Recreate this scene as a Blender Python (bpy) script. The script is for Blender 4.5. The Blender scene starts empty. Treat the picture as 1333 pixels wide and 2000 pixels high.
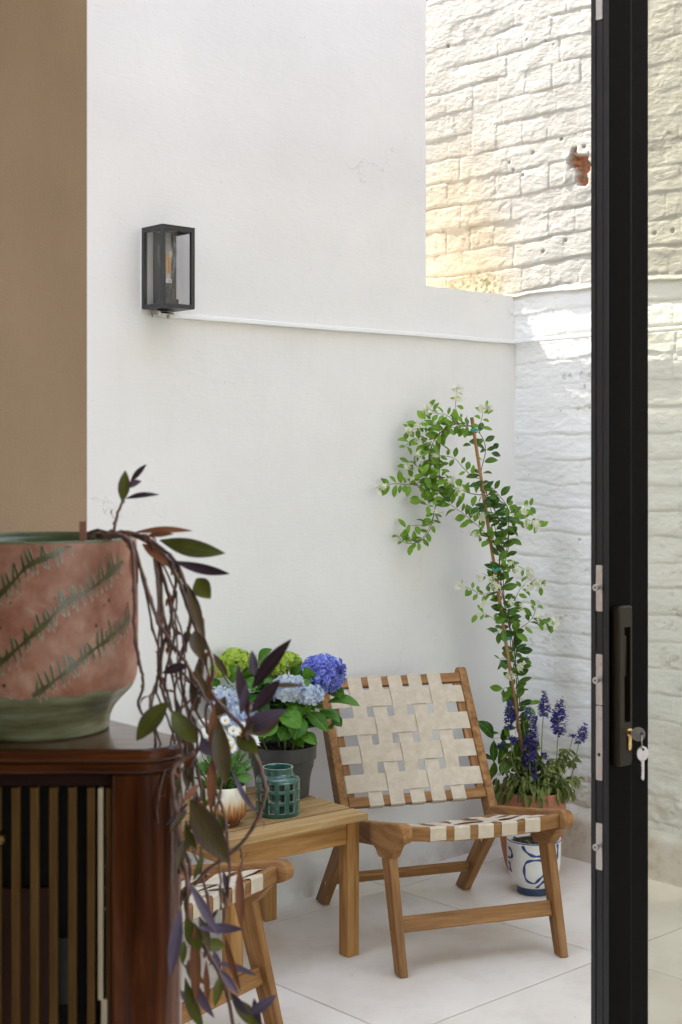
import bpy, math, random
import numpy as np
from mathutils import Vector, Matrix, noise as mnoise
random.seed(7)
RNG = np.random.default_rng(11)
SC = bpy.context.scene
COL = SC.collection
R = math.radians
rnd = random.uniform

# ------------------------------------------------------------------ camera frame (world: white wall = plane Y 0, brick wall = plane X 0)
F = 2777.0
CAM = Vector((-4.286, -3.677, 1.5))
FWD = Vector((.675, .7377, 0)).normalized()
RT = Vector((.7377, -.675, 0)).normalized()
UP = Vector((0, 0, 1))
def ray(px, py): return FWD + RT * ((px - 666.5) / F) + UP * ((900 - py) / F)
def at(px, py, d): return CAM + ray(px, py) * d            # point at distance d along the view axis
def on_y(px, py, Y=0.0):
    r = ray(px, py); return CAM + r * ((Y - CAM.y) / r.y)
def on_x(px, py, X=0.0):
    r = ray(px, py); return CAM + r * ((X - CAM.x) / r.x)
def on_z(px, py, z=0.0):
    r = ray(px, py); return CAM + r * ((z - CAM.z) / r.z)

# ------------------------------------------------------------------ mesh builder
class MB:
    def __init__(s): s.v = []; s.f = []; s.m = []; s.t = []; s.g = []
    def add(s, vs, fs, mat=0, tint=.5, gc=None):
        b = len(s.v)
        s.v += [tuple(x) for x in vs]
        s.g += [tuple(x) for x in (gc if gc is not None else vs)]
        for f in fs:
            s.f.append([i + b for i in f]); s.m.append(mat); s.t.append(tint)
    def hexa(s, p, mat=0, tint=.5, gc=None):                # 8 corners: bottom ring then top ring
        s.add(p, [(3,2,1,0),(4,5,6,7),(0,1,5,4),(1,2,6,5),(2,3,7,6),(3,0,4,7)], mat, tint, gc)
    def box(s, c, size, rot=None, mat=0, tint=.5):
        c = Vector(c); h = [x / 2 for x in size]; off = Vector((rnd(0,9), rnd(0,9), rnd(0,9)))
        loc = [Vector((x*h[0], y*h[1], z*h[2])) for z in (-1,1) for x, y in ((-1,-1),(1,-1),(1,1),(-1,1))]
        ax = max(range(3), key=lambda i: size[i]); o = [ax] + [i for i in range(3) if i != ax]
        gc = [Vector((l[o[0]], l[o[1]], l[o[2]])) + off for l in loc]
        s.hexa([c + (rot @ l if rot else l) for l in loc], mat, tint, gc)
    def beam(s, a, b, w, d, up=(0,0,1), mat=0, tint=.5, w2=None, d2=None):   # tapered bar from a to b
        a, b = Vector(a), Vector(b); ax = (b - a); L = ax.length; ax.normalize()
        sx = ax.cross(Vector(up)).normalized(); sy = sx.cross(ax).normalized()
        w2 = w if w2 is None else w2; d2 = d if d2 is None else d2; off = Vector((rnd(0,9), rnd(0,9), rnd(0,9)))
        P = []; G = []
        for q, ww, dd, l in ((a, w, d, 0), (b, w2, d2, L)):
            for x, y in ((-1,-1),(1,-1),(1,1),(-1,1)):
                P.append(q + sx*x*ww/2 + sy*y*dd/2); G.append(Vector((l, x*ww/2, y*dd/2)) + off)
        s.hexa(P, mat, tint, G)
    def tube(s, pts, rad, n=6, mat=0, tint=.5, cap=True):
        pts = [Vector(p) for p in pts]; k = len(pts)
        if not hasattr(rad, '__len__'): rad = [rad] * k
        V = []; fr = None; off = rnd(0, 50); L = 0; G = []
        for i, p in enumerate(pts):
            t = (pts[min(i+1, k-1)] - pts[max(i-1, 0)])
            if t.length < 1e-9: t = Vector((0,0,1))
            t.normalize()
            if fr is None: fr = t.orthogonal().normalized()
            fr = fr - t * fr.dot(t)
            fr = t.orthogonal() if fr.length < 1e-6 else fr
            fr.normalize(); bn = t.cross(fr)
            if i: L += (pts[i] - pts[i-1]).length
            for j in range(n):
                a = 2*math.pi*j/n; q = fr*math.cos(a) + bn*math.sin(a)
                V.append(p + q * rad[i]); G.append((L + off, q.x*rad[i], q.y*rad[i]))
        Fs = [(i*n+j, i*n+(j+1) % n, (i+1)*n+(j+1) % n, (i+1)*n+j) for i in range(k-1) for j in range(n)]
        if cap: Fs += [tuple(reversed(range(n))), tuple(range((k-1)*n, k*n))]
        s.add(V, Fs, mat, tint, G)
    def lathe(s, prof, c=(0,0,0), n=48, mat=0, tint=.5, rib=None, mats=None, close=False):
        c = Vector(c); V = []
        for i, (r, z) in enumerate(prof):
            for j in range(n):
                a = 2*math.pi*j/n; rr = r * (1 + (rib(a, i) if rib else 0))
                V.append(c + Vector((rr*math.cos(a), rr*math.sin(a), z)))
        for i in range(len(prof)-1):
            pass
        b = len(s.v); s.v += [tuple(x) for x in V]; s.g += [tuple(x) for x in V]
        for i in range(len(prof)-1):
            for j in range(n):
                s.f.append([b+i*n+j, b+i*n+(j+1) % n, b+(i+1)*n+(j+1) % n, b+(i+1)*n+j])
                s.m.append(mats[i] if mats else mat); s.t.append(tint)
        for i, rev in ((0, True), (len(prof)-1, False)):
            if prof[i][0] > 1e-4 and close:
                ring = [b+i*n+j for j in range(n)]; s.f.append(list(reversed(ring)) if rev else ring)
                s.m.append(mats[min(i, len(mats)-1)] if mats else mat); s.t.append(tint)
    def prism(s, poly, x0, x1, fn, mat=0, tint=.5):         # polygon (a,b) extruded from x0 to x1; fn(x,a,b) -> point
        n = len(poly); off = rnd(0, 9)
        V = [fn(x, a, b) for x in (x0, x1) for a, b in poly]; G = [(a+off, b+off, x) for x in (x0, x1) for a, b in poly]
        Fs = [(i, (i+1) % n, n+(i+1) % n, n+i) for i in range(n)] + [tuple(reversed(range(n))), tuple(range(n, 2*n))]
        s.add(V, Fs, mat, tint, G)
    def ribbon(s, path, w, wdir, nrm, th=.0016, mat=0, tint=.5):  # flat band along path
        k = len(path); V = []; G = []; L = 0; off = rnd(0, 9); wdir = Vector(wdir).normalized()
        for i in range(k):
            p = Vector(path[i]); t = (Vector(path[min(i+1,k-1)]) - Vector(path[max(i-1,0)])).normalized()
            nn = t.cross(wdir).normalized()
            if i: L += (p - Vector(path[i-1])).length
            for a, b in ((-1,-1),(1,-1),(1,1),(-1,1)):
                V.append(p + wdir*a*w/2 + nn*b*th/2); G.append((L+off, a*w/2+off, b*th))
        Fs = [(i*4+j, i*4+(j+1) % 4, (i+1)*4+(j+1) % 4, (i+1)*4+j) for i in range(k-1) for j in range(4)]
        Fs += [(3,2,1,0), tuple(range((k-1)*4, k*4))]
        s.add(V, Fs, mat, tint, G)
    def leaf(s, p0, p1, w, nrm, bend=0.12, fold=.25, peak=.45, mat=0, tint=.5, seg=7, sharp=1.0, wave=0):
        p0, p1 = Vector(p0), Vector(p1); ax = p1 - p0; L = ax.length
        if L < 1e-6: return
        ax.normalize(); nrm = Vector(nrm); nrm = nrm - ax*nrm.dot(ax)
        if nrm.length < 1e-4: nrm = ax.orthogonal()
        nrm.normalize(); sd = ax.cross(nrm); V = []; G = []; ph = rnd(0, 6)
        for i in range(seg+1):
            t = i/seg
            e = (t/peak)*.5 if t < peak else .5 + (t-peak)/(1-peak)*.5
            ww = w*.5 * (math.sin(math.pi*e) ** sharp) + (.03*w if i == 0 else 0)
            c = p0 + ax*L*t + nrm*bend*L*math.sin(math.pi*t)
            for k, fz in ((-1, 1), (-.5, .42), (0, 0), (.5, .42), (1, 1)):
                wv = wave*w*math.sin(t*9+ph+k*2)*abs(k)
                V.append(c + sd*ww*k + nrm*(fold*ww*fz*(1 if k else 0) + wv)); G.append((t, k*.5*ww/(w*.5+1e-9), w))
        Fs = [(i*5+j, i*5+j+1, (i+1)*5+j+1, (i+1)*5+j) for i in range(seg) for j in range(4)]
        s.add(V, Fs, mat, tint, G)
    def build(s, name, mats, parent=None, smooth=False, bevel=0, world=True, segs=2):
        me = bpy.data.meshes.new(name); o = bpy.data.objects.new(name, me); COL.objects.link(o)
        V = np.array(s.v, dtype=float)
        if parent is not None:
            o.parent = parent
            if world: V = V - np.array(parent.location)
        me.from_pydata(V.tolist(), [], s.f)
        for m in (mats if isinstance(mats, (list, tuple)) else [mats]): me.materials.append(m)
        me.polygons.foreach_set('material_index', s.m)
        a = me.attributes.new('tint', 'FLOAT', 'FACE'); a.data.foreach_set('value', s.t)
        g = me.attributes.new('gc', 'FLOAT_VECTOR', 'POINT'); g.data.foreach_set('vector', np.array(s.g, dtype=float).ravel())
        me.polygons.foreach_set('use_smooth', [bool(smooth)] * len(me.polygons))
        me.validate(); me.update()
        if smooth and smooth != 'all':
            try: me.set_sharp_from_angle(angle=R(smooth if smooth > 1 else 40))
            except Exception: pass
        if bevel:
            b = o.modifiers.new('bevel', 'BEVEL'); b.width = bevel; b.segments = segs; b.limit_method = 'ANGLE'; b.angle_limit = R(35)
            try: b.harden_normals = False
            except Exception: pass
        return o

def thing(name, label, cat, loc=(0,0,0), rz=0, group=None):
    o = bpy.data.objects.new(name, None); COL.objects.link(o); o.location = loc; o.rotation_euler = (0,0,rz)
    o.empty_display_size = .05; o['label'] = label; o['category'] = cat
    if group: o['group'] = group
    return o
def tag(o, label, cat): o['label'] = label; o['category'] = cat; return o
def struct(o): o['kind'] = 'structure'; return o
def smoothpath(pts, sub=5):                                  # Catmull-Rom through the points
    pts = [Vector(p) for p in pts]; out = []
    P = [pts[0]*2 - pts[1]] + pts + [pts[-1]*2 - pts[-2]]
    for i in range(1, len(P)-2):
        a, b, c, d = P[i-1], P[i], P[i+1], P[i+2]
        for j in range(sub):
            t = j/sub
            out.append(.5*((2*b) + (c-a)*t + (2*a-5*b+4*c-d)*t*t + (3*b-a-3*c+d)*t*t*t))
    out.append(pts[-1]); return out

# ------------------------------------------------------------------ materials
def lin(r, g, b):
    f = lambda c: (c/255/12.92) if c/255 <= .04045 else ((c/255+.055)/1.055)**2.4
    return (f(r), f(g), f(b), 1)
class NT:
    def __init__(s, name):
        s.mat = bpy.data.materials.new(name); s.mat.use_nodes = True; s.t = s.mat.node_tree; s.t.nodes.clear()
        s.out = s.n('ShaderNodeOutputMaterial')
    def n(s, typ, **kw):
        nd = s.t.nodes.new(typ)
        for k, v in kw.items():
            if k.startswith('_'): setattr(nd, k[1:], v)
        return nd
    def l(s, a, b): s.t.links.new(a, b)
    def val(s, sock, v):
        if hasattr(v, 'is_linked') or isinstance(v, bpy.types.NodeSocket): s.l(v, sock)
        else: sock.default_value = v
    def coord(s, kind='Object'): return s.n('ShaderNodeTexCoord').outputs[kind]
    def attr(s, name, out='Fac'): a = s.n('ShaderNodeAttribute'); a.attribute_name = name; return a.outputs[out]
    def mapping(s, vec, scale=(1,1,1), loc=(0,0,0)):
        m = s.n('ShaderNodeMapping'); s.l(vec, m.inputs['Vector']); m.inputs['Scale'].default_value = scale; m.inputs['Location'].default_value = loc
        return m.outputs[0]
    def noise(s, vec, scale=5, detail=4, rough=.55, dist=0, out='Fac'):
        x = s.n('ShaderNodeTexNoise'); s.l(vec, x.inputs['Vector']); x.inputs['Scale'].default_value = scale
        x.inputs['Detail'].default_value = detail; x.inputs['Roughness'].default_value = rough; x.inputs['Distortion'].default_value = dist
        return x.outputs[out]
    def ramp(s, fac, stops):
        r = s.n('ShaderNodeValToRGB'); s.l(fac, r.inputs[0]); e = r.color_ramp.elements
        while len(e) < len(stops): e.new(.5)
        for i, (p, c) in enumerate(stops):
            e[i].position = p; e[i].color = c if len(c) == 4 else (*c, 1)
        return r.outputs[0]
    def math(s, op, a, b=0.0, c=0.0, clamp=False):
        m = s.n('ShaderNodeMath'); m.operation = op; m.use_clamp = clamp
        s.val(m.inputs[0], a); s.val(m.inputs[1], b); s.val(m.inputs[2], c); return m.outputs[0]
    def mix(s, fac, a, b, mode='MIX'):
        m = s.n('ShaderNodeMix'); m.data_type = 'RGBA'; m.blend_type = mode
        s.val(m.inputs[0], fac); s.val(m.inputs[6], a); s.val(m.inputs[7], b); return m.outputs[2]
    def bump(s, h, strength=.3, dist=.01, nrm=None):
        b = s.n('ShaderNodeBump'); s.l(h, b.inputs['Height']); b.inputs['Strength'].default_value = strength; b.inputs['Distance'].default_value = dist
        if nrm is not None: s.l(nrm, b.inputs['Normal'])
        return b.outputs[0]
    def bsdf(s, col, rough=.5, nrm=None, metal=0, spec=.5, coat=0, **kw):
        p = s.n('ShaderNodeBsdfPrincipled'); s.val(p.inputs['Base Color'], col); s.val(p.inputs['Roughness'], rough)
        p.inputs['Metallic'].default_value = metal; p.inputs['Specular IOR Level'].default_value = spec
        if coat: p.inputs['Coat Weight'].default_value = coat; p.inputs['Coat Roughness'].default_value = .07
        if nrm is not None: s.l(nrm, p.inputs['Normal'])
        return p.outputs[0]
    def done(s, sh): s.l(sh, s.out.inputs['Surface']); return s.mat

def simple(name, col, rough=.5, metal=0, spec=.5, var=.12, scale=30, bump=0, coat=0):
    t = NT(name); c = t.coord(); nz = t.noise(c, scale, 3)
    k = [(.25, [x*(1-var) for x in col[:3]]), (.75, [min(1, x*(1+var)) for x in col[:3]])]
    nr = t.bump(t.noise(c, scale*3, 3), bump, .002) if bump else None
    rr = t.math('ADD', t.math('MULTIPLY', nz, .15), rough - .075)
    return t.done(t.bsdf(t.ramp(nz, k), rr, nr, metal, spec, coat))

def wood(name, dark, mid, light, rough=.55, scale=1.0, coat=0, grey=.35, spec=.22):
    t = NT(name); g = t.attr('gc', 'Vector')
    v = t.mapping(g, (2.2*scale, 26*scale, 26*scale))
    n1 = t.noise(v, 1.6, 6, .62, .6); n2 = t.noise(t.mapping(g, (6*scale, 160*scale, 160*scale)), 1.0, 3, .6)
    blotch = t.noise(t.mapping(g, (5, 9, 9)), 1.3, 3)
    col = t.ramp(n1, [(.28, dark), (.5, mid), (.72, light)])
    col = t.mix(t.math('MULTIPLY', t.math('SUBTRACT', .62, n2, clamp=True), .9), col, dark)
    col = t.mix(t.math('MULTIPLY', t.math('SUBTRACT', .5, t.attr('tint'), clamp=True), 1.1), col, dark)
    col = t.mix(t.math('MULTIPLY', t.ramp(blotch, [(.45, (0,0,0)), (.7, (1,1,1))]), grey), col, tuple(x*.62+.09 for x in mid[:3])+(1,))
    nr = t.bump(t.math('ADD', n1, t.math('MULTIPLY', n2, .6)), .25, .0015)
    return t.done(t.bsdf(col, t.math('ADD', t.math('MULTIPLY', n1, .2), rough-.1), nr, 0, spec, coat))

def leafmat(name, dark, light, rib, rough=.35, trans=.22, edge=None, under=None):
    t = NT(name); tint = t.attr('tint'); sep = t.n('ShaderNodeSeparateXYZ'); t.l(t.attr('gc', 'Vector'), sep.inputs[0])
    n = t.noise(t.coord(), 60, 3)
    f = t.math('ADD', t.math('MULTIPLY', tint, .8), t.math('MULTIPLY', t.math('SUBTRACT', n, .5), .5), clamp=True)
    col = t.mix(f, dark, light)
    k = t.math('ABSOLUTE', sep.outputs[1])
    veins = t.math('SINE', t.math('ADD', t.math('MULTIPLY', sep.outputs[0], 44), t.math('MULTIPLY', k, -38)))
    col = t.mix(t.math('MULTIPLY', t.math('LESS_THAN', k, .022), .55), col, rib)
    if edge: col = t.mix(t.math('MULTIPLY', t.ramp(t.math('ADD', k, t.math('MULTIPLY', n, .25)), [(.38, (0,0,0)), (.62, (1,1,1))]), .8), col, edge)
    nr = t.bump(t.math('MULTIPLY', veins, .5), .18, .001)
    if under:
        ge = t.n('ShaderNodeNewGeometry'); col = t.mix(ge.outputs['Backfacing'], col, under)
    p = t.bsdf(col, rough, nr, 0, .22)
    tr = t.n('ShaderNodeBsdfTranslucent'); t.l(col, tr.inputs[0])
    m = t.n('ShaderNodeMixShader'); m.inputs[0].default_value = trans; t.l(p, m.inputs[1]); t.l(tr.outputs[0], m.inputs[2])
    return t.done(m.outputs[0])

def glass(name, tint=(1,1,1,1), refl=.06):
    t = NT(name); tr = t.n('ShaderNodeBsdfTransparent'); tr.inputs[0].default_value = tint
    gl = t.n('ShaderNodeBsdfGlossy'); gl.inputs['Roughness'].default_value = .02
    lw = t.n('ShaderNodeLayerWeight'); lw.inputs['Blend'].default_value = .5
    m = t.n('ShaderNodeMixShader'); t.l(t.math('ADD', t.math('MULTIPLY', t.math('POWER', lw.outputs['Facing'], 5), .9), refl), m.inputs[0])
    t.l(tr.outputs[0], m.inputs[1]); t.l(gl.outputs[0], m.inputs[2]); return t.done(m.outputs[0])

# white render on the courtyard wall: trowel marks, hairline cracks, faint dirt
t = NT('white_masonry_paint'); c = t.coord()
n1 = t.noise(c, 2.2, 5, .6); n2 = t.noise(c, 24, 6, .68); n3 = t.noise(t.mapping(c, (1, 1, 5)), 22, 3)
vo = t.n('ShaderNodeTexVoronoi'); vo.feature = 'DISTANCE_TO_EDGE'; vo.inputs['Scale'].default_value = 1.15
warp = t.n('ShaderNodeVectorMath'); warp.operation = 'ADD'; t.l(c, warp.inputs[0]); t.l(t.noise(c, 3.5, 6, .65, out='Color'), warp.inputs[1]); t.l(warp.outputs[0], vo.inputs['Vector'])
crack = t.math('MULTIPLY', t.math('LESS_THAN', vo.outputs['Distance'], .0035), t.ramp(t.noise(c, 1.7, 2), [(.53, (0,0,0)), (.62, (1,1,1))]))
pits = t.n('ShaderNodeTexVoronoi'); pits.inputs['Scale'].default_value = 26; t.l(c, pits.inputs['Vector'])
pit = t.math('MULTIPLY', t.math('LESS_THAN', pits.outputs['Distance'], .085), t.ramp(t.noise(c, 4.3, 2), [(.52, (0,0,0)), (.6, (1,1,1))]))
col = t.ramp(n1, [(.3, (.75,.738,.728)), (.7, (.80,.790,.78))])
col = t.mix(t.math('MULTIPLY', crack, .5), col, (.42,.41,.39,1)); col = t.mix(t.math('MULTIPLY', pit, .3), col, (.5,.49,.46,1))
sepz = t.n('ShaderNodeSeparateXYZ'); t.l(c, sepz.inputs[0])
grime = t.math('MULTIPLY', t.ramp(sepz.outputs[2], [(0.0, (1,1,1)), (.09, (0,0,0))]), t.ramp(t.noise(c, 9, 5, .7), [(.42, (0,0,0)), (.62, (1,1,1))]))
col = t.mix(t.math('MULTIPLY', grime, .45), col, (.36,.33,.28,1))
drip = t.math('MULTIPLY', t.ramp(t.noise(t.mapping(c, (16, 16, .7)), 1.0, 4, .65), [(.54, (0,0,0)), (.70, (1,1,1))]), t.ramp(t.math('DIVIDE', sepz.outputs[2], 4.0), [(.30, (0,0,0)), (.47, (1,1,1)), (.492, (1,1,1)), (.50, (0,0,0))]))
col = t.mix(t.math('MULTIPLY', drip, .06), col, (.46,.43,.38,1))
patch = t.ramp(t.noise(c, 1.3, 2, .4, 1.2), [(.49, (0,0,0)), (.52, (1,1,1))])
col = t.mix(t.math('MULTIPLY', patch, .05), col, (.60,.60,.60,1))
hh = t.math('SUBTRACT', t.math('ADD', t.math('MULTIPLY', n2, .5), t.math('ADD', n1, t.math('MULTIPLY', n3, .3))), t.math('MULTIPLY', t.math('ADD', crack, pit), .5))
M_RENDER = t.done(t.bsdf(col, .75, t.bump(hh, .28, .007), 0, .25))

# lime-painted brick: 'stain' and 'bare' are stored by the wall mesh (age stain, missing brick face)
t = NT('painted_brick'); c = t.coord()
n1 = t.noise(c, 3, 5, .6); n2 = t.noise(c, 70, 5, .7); n3 = t.noise(t.mapping(c, (1, 1, 3)), 24, 4)
col = t.mix(t.attr('old'), t.ramp(n1, [(.3, (.79,.78,.755)), (.7, (.83,.825,.81))]), t.ramp(n1, [(.3, (.425,.40,.35)), (.7, (.51,.49,.445))]))  # upper bricks: aged cream, darkened further to tame the sunlit brightness
sepz = t.n('ShaderNodeSeparateXYZ'); t.l(c, sepz.inputs[0])
col = t.mix(t.math('MULTIPLY', t.attr('stain'), .75), col, (.47,.365,.215,1))
col = t.mix(t.math('MULTIPLY', t.attr('damp'), t.ramp(t.noise(c, 7, 5, .7), [(.35, (.1,.1,.1)), (.62, (1,1,1))])), col, (.58,.53,.42,1))
col = t.mix(t.attr('moss'), col, (.12,.13,.035,1))
col = t.mix(t.math('MULTIPLY', t.attr('grime'), t.ramp(t.noise(c, 60, 4, .7), [(.4, (.15,.15,.15)), (.65, (.7,.7,.7))])), col, (.24,.19,.13,1))
bare = t.attr('bare'); col = t.mix(bare, col, t.ramp(t.noise(c, 45, 4), [(.35, (.24,.19,.13)), (.5, (.36,.13,.05)), (.65, (.50,.22,.10))]))
pv = t.n('ShaderNodeTexVoronoi'); pv.inputs['Scale'].default_value = 24; t.l(c, pv.inputs['Vector'])
pit = t.math('MULTIPLY', t.math('LESS_THAN', pv.outputs['Distance'], .08), t.ramp(t.noise(c, 6, 2), [(.5, (0,0,0)), (.58, (1,1,1))]))
col = t.mix(t.math('MULTIPLY', pit, .7), col, (.25,.21,.16,1))
hh = t.math('SUBTRACT', t.math('ADD', t.math('MULTIPLY', n2, .5), t.math('MULTIPLY', n3, .7)), pit)
M_BRICK = t.done(t.bsdf(col, .72, t.bump(hh, .6, .007), 0, .25))

# porcelain paving
t = NT('porcelain_paving'); c = t.coord(); tt = t.attr('tint')
n1 = t.noise(c, 2.4, 6, .62, .4); n2 = t.noise(c, 26, 4)
col = t.ramp(t.math('ADD', t.math('MULTIPLY', n1, .85), t.math('MULTIPLY', t.math('SUBTRACT', tt, .5), .25)), [(.25, (.655,.59,.51)), (.5, (.74,.68,.60)), (.72, (.79,.735,.665))])
col = t.mix(t.math('MULTIPLY', t.ramp(t.noise(c, 5.5, 6, .7), [(.50, (0,0,0)), (.74, (1,1,1))]), .38), col, (.47,.40,.32,1))
pk = t.n('ShaderNodeTexVoronoi'); pk.inputs['Scale'].default_value = 17; t.l(c, pk.inputs['Vector'])
col = t.mix(t.math('MULTIPLY', t.math('LESS_THAN', pk.outputs['Distance'], .035), t.math('GREATER_THAN', t.noise(c, 3.1, 2), .50)), col, (.14,.10,.06,1))
M_TILE = t.done(t.bsdf(col, t.math('ADD', .42, t.math('MULTIPLY', n2, .2)), t.bump(n2, .08, .002), 0, .45))
M_HANDLE = simple('bronze_black_handle', (.020,.0135,.006), .35, spec=.2, var=.1, scale=200)
M_GROUT = simple('grout', (.07,.06,.05), .9, var=.3)
M_TEAK = wood('oiled_acacia', (.125,.052,.015,1), (.27,.128,.041,1), (.42,.225,.088,1), .5, grey=.14)
M_TABLE = wood('oiled_teak', (.20,.09,.024,1), (.37,.185,.056,1), (.50,.285,.105,1), .5, grey=.1)
M_TOPWOOD = wood('weathered_teak', (.22,.125,.045,1), (.42,.265,.105,1), (.55,.385,.18,1), .6, grey=.3)
M_MAHOG = wood('lacquered_mahogany', (.020,.0040,.0008,1), (.072,.018,.0030,1), (.15,.043,.008,1), .20, coat=.3, grey=0)
M_CANE = wood('bamboo_cane', (.20,.10,.04,1), (.33,.18,.075,1), (.42,.25,.11,1), .5)
# webbing: fine ribs across the strap
t = NT('cotton_webbing'); g = t.attr('gc', 'Vector'); sp = t.n('ShaderNodeSeparateXYZ'); t.l(g, sp.inputs[0])
rib = t.math('SINE', t.math('MULTIPLY', sp.outputs[0], 1500)); rib2 = t.math('SINE', t.math('MULTIPLY', sp.outputs[1], 900))
nz = t.noise(t.coord(), 40, 4); col = t.ramp(nz, [(.3, (.50,.415,.315)), (.7, (.60,.515,.405))])
col = t.mix(t.math('MULTIPLY', t.math('ADD', rib, 1), .06), col, (.36,.31,.23,1))
M_WEB = t.done(t.bsdf(col, .85, t.bump(t.math('ADD', rib, t.math('MULTIPLY', rib2, .5)), .25, .0006), 0, .2))
M_BLACK = simple('anthracite_powder_coat', (.018,.018,.020), .38, spec=.5, var=.1, scale=300, bump=.05)
M_DOORIN = simple('shaded_powder_coat', (.0022,.0017,.0011), .3, spec=.03, var=.1, scale=300)  # frame coating with the inner side's shade darkened into the colour
M_LAMP = simple('black_lamp_metal', (.022,.022,.024), .42, var=.1, scale=200)
M_STEEL = simple('satin_steel', (.62,.60,.57), .3, 1.0, var=.1, scale=60)
M_BRASS = simple('brass', (.75,.52,.20), .25, 1.0, var=.12, scale=60)
M_TRUNK = simple('white_trunking', (.78,.78,.765), .4, var=.03, scale=12)
M_PANE = glass('door_glass', (.875,.87,.80,1), .04)
M_LPANE = glass('lantern_glass', (.93,.93,.94,1), .05)
M_BULB = glass('bulb_glass', (.93,.93,.92,1), .09)
M_FIL = simple('amber_filament', (.90,.42,.03), .5, var=.1)
M_WHITE = simple('white_label', (.75,.75,.74), .6, var=.03)
M_INK = simple('black_ink', (.02,.02,.02), .6)
M_TAUPE = simple('taupe_wall_paint', (.26,.168,.092), .8, var=.05, scale=5, spec=.2, bump=.0)
t = NT('taupe_roller_paint'); c = t.coord(); n_a = t.noise(c, 3.0, 4); n_b = t.noise(c, 260, 3); n_c = t.noise(t.mapping(c, (1,1,.25)), 11, 5, .7)
M_TAUPE = t.done(t.bsdf(t.ramp(t.math('ADD', t.math('MULTIPLY', n_a, .6), t.math('MULTIPLY', n_c, .4)), [(.35, (.240,.158,.090)), (.65, (.292,.196,.116))]), .7, t.bump(t.math('ADD', n_b, n_c), .3, .003), 0, .25))
M_ROOM = simple('dim_room_paint', (.16,.12,.08), .8, var=.03, scale=4, spec=.2)
M_ROOMFLOOR = wood('oak_boards', (.12,.075,.04,1), (.20,.13,.07,1), (.28,.19,.11,1), .45)
M_RFLOOR = simple('pale_stone_floor', (.62,.58,.52), .5, var=.05, scale=3)
M_SOIL = simple('potting_soil', (.035,.021,.011), .95, var=.7, scale=120, bump=1)
M_DARKPOT = simple('grey_plastic_pot', (.047,.046,.044), .45, var=.12, scale=20)
M_STEM = simple('green_stem', (.16,.24,.05), .5, var=.3, scale=30)
M_WOODSTEM = simple('brown_twig', (.10,.052,.028), .65, var=.4, scale=40)
M_TIE = simple('green_tie', (.02,.30,.22), .5, var=.1)
M_YEL = simple('flower_eye', (.62,.42,.05), .7, var=.2, scale=200)
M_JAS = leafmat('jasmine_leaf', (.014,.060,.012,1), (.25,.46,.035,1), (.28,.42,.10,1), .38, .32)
M_HYD = leafmat('hydrangea_leaf', (.016,.075,.010,1), (.15,.34,.03,1), (.20,.36,.08,1), .36, .25)
M_DAISYL = leafmat('daisy_leaf', (.03,.11,.02,1), (.13,.30,.05,1), (.2,.36,.1,1), .45, .25)
M_SAL = leafmat('wilted_leaf', (.055,.085,.018,1), (.27,.30,.085,1), (.2,.22,.1,1), .6, .2)
M_STAR = leafmat('cream_petal', (.62,.62,.40,1), (.82,.82,.66,1), (.8,.8,.6,1), .6, .3)
M_BLUE = leafmat('blue_petal', (.11,.06,.42,1), (.22,.32,.78,1), (.35,.40,.8,1), .6, .25, edge=(.40,.50,.85,1))
M_PALE = leafmat('pale_blue_petal', (.33,.41,.75,1), (.78,.82,.62,1), (.6,.7,.7,1), .6, .3, edge=(.66,.74,.70,1))
M_LIME = leafmat('lime_floret', (.27,.42,.03,1), (.62,.72,.13,1), (.45,.6,.12,1), .6, .3)
M_DAISY = leafmat('white_petal', (.72,.71,.66,1), (.85,.85,.82,1), (.8,.8,.76,1), .6, .25)
M_VIO = leafmat('violet_floret', (.020,.014,.10,1), (.09,.07,.34,1), (.1,.08,.3,1), .6, .15)
M_TPUR = leafmat('purple_leaf', (.026,.014,.018,1), (.080,.044,.055,1), (.10,.07,.09,1), .42, .12)
M_TGRE = leafmat('olive_leaf', (.050,.058,.008,1), (.14,.145,.018,1), (.12,.13,.04,1), .42, .2, edge=(.07,.045,.045,1))
M_TLIL = leafmat('lilac_leaf', (.075,.052,.080,1), (.165,.125,.165,1), (.2,.16,.22,1), .45, .15)
M_TRUST = leafmat('dry_leaf', (.13,.045,.018,1), (.30,.125,.055,1), (.3,.14,.07,1), .7, .2)
t = NT('trailing_stem'); g = t.attr('gc', 'Vector')
nz = t.noise(t.mapping(g, (34, 30, 30)), 1, 2)
M_TSTEM = t.done(t.bsdf(t.ramp(nz, [(.36, (.045,.030,.024)), (.48, (.15,.066,.045)), (.56, (.09,.05,.035)), (.66, (.12,.10,.035))]), .5))
SUN_E, SKY_E, SKY_SAT, EXPO = 2.0, .15, .6, 2.82
# ------------------------------------------------------------------ numpy noise for the brick relief
def vnoise(x, y, seed=0):
    xi = np.floor(x).astype(np.int64); yi = np.floor(y).astype(np.int64); fx = x-xi; fy = y-yi
    def h(a, b):
        n = (a*374761393 + b*668265263 + seed*974711) & 0xffffffff
        n = ((n ^ (n >> 13)) * 1274126177) & 0xffffffff
        return ((n ^ (n >> 16)) & 0xffff) / 65535.0
    u = fx*fx*fx*(fx*(fx*6-15)+10); v = fy*fy*fy*(fy*(fy*6-15)+10)
    return (h(xi,yi)*(1-u)+h(xi+1,yi)*u)*(1-v) + (h(xi,yi+1)*(1-u)+h(xi+1,yi+1)*u)*v - .5
def fbm(x, y, oct=4, seed=0, gain=.5):
    a = 1; s = 0
    for i in range(oct): s = s + a*vnoise(x*2**i, y*2**i, seed+i*17); a *= gain
    return s
def sstep(a, b, x):
    t = np.clip((x-a)/(b-a), 0, 1); return t*t*(3-2*t)
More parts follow.
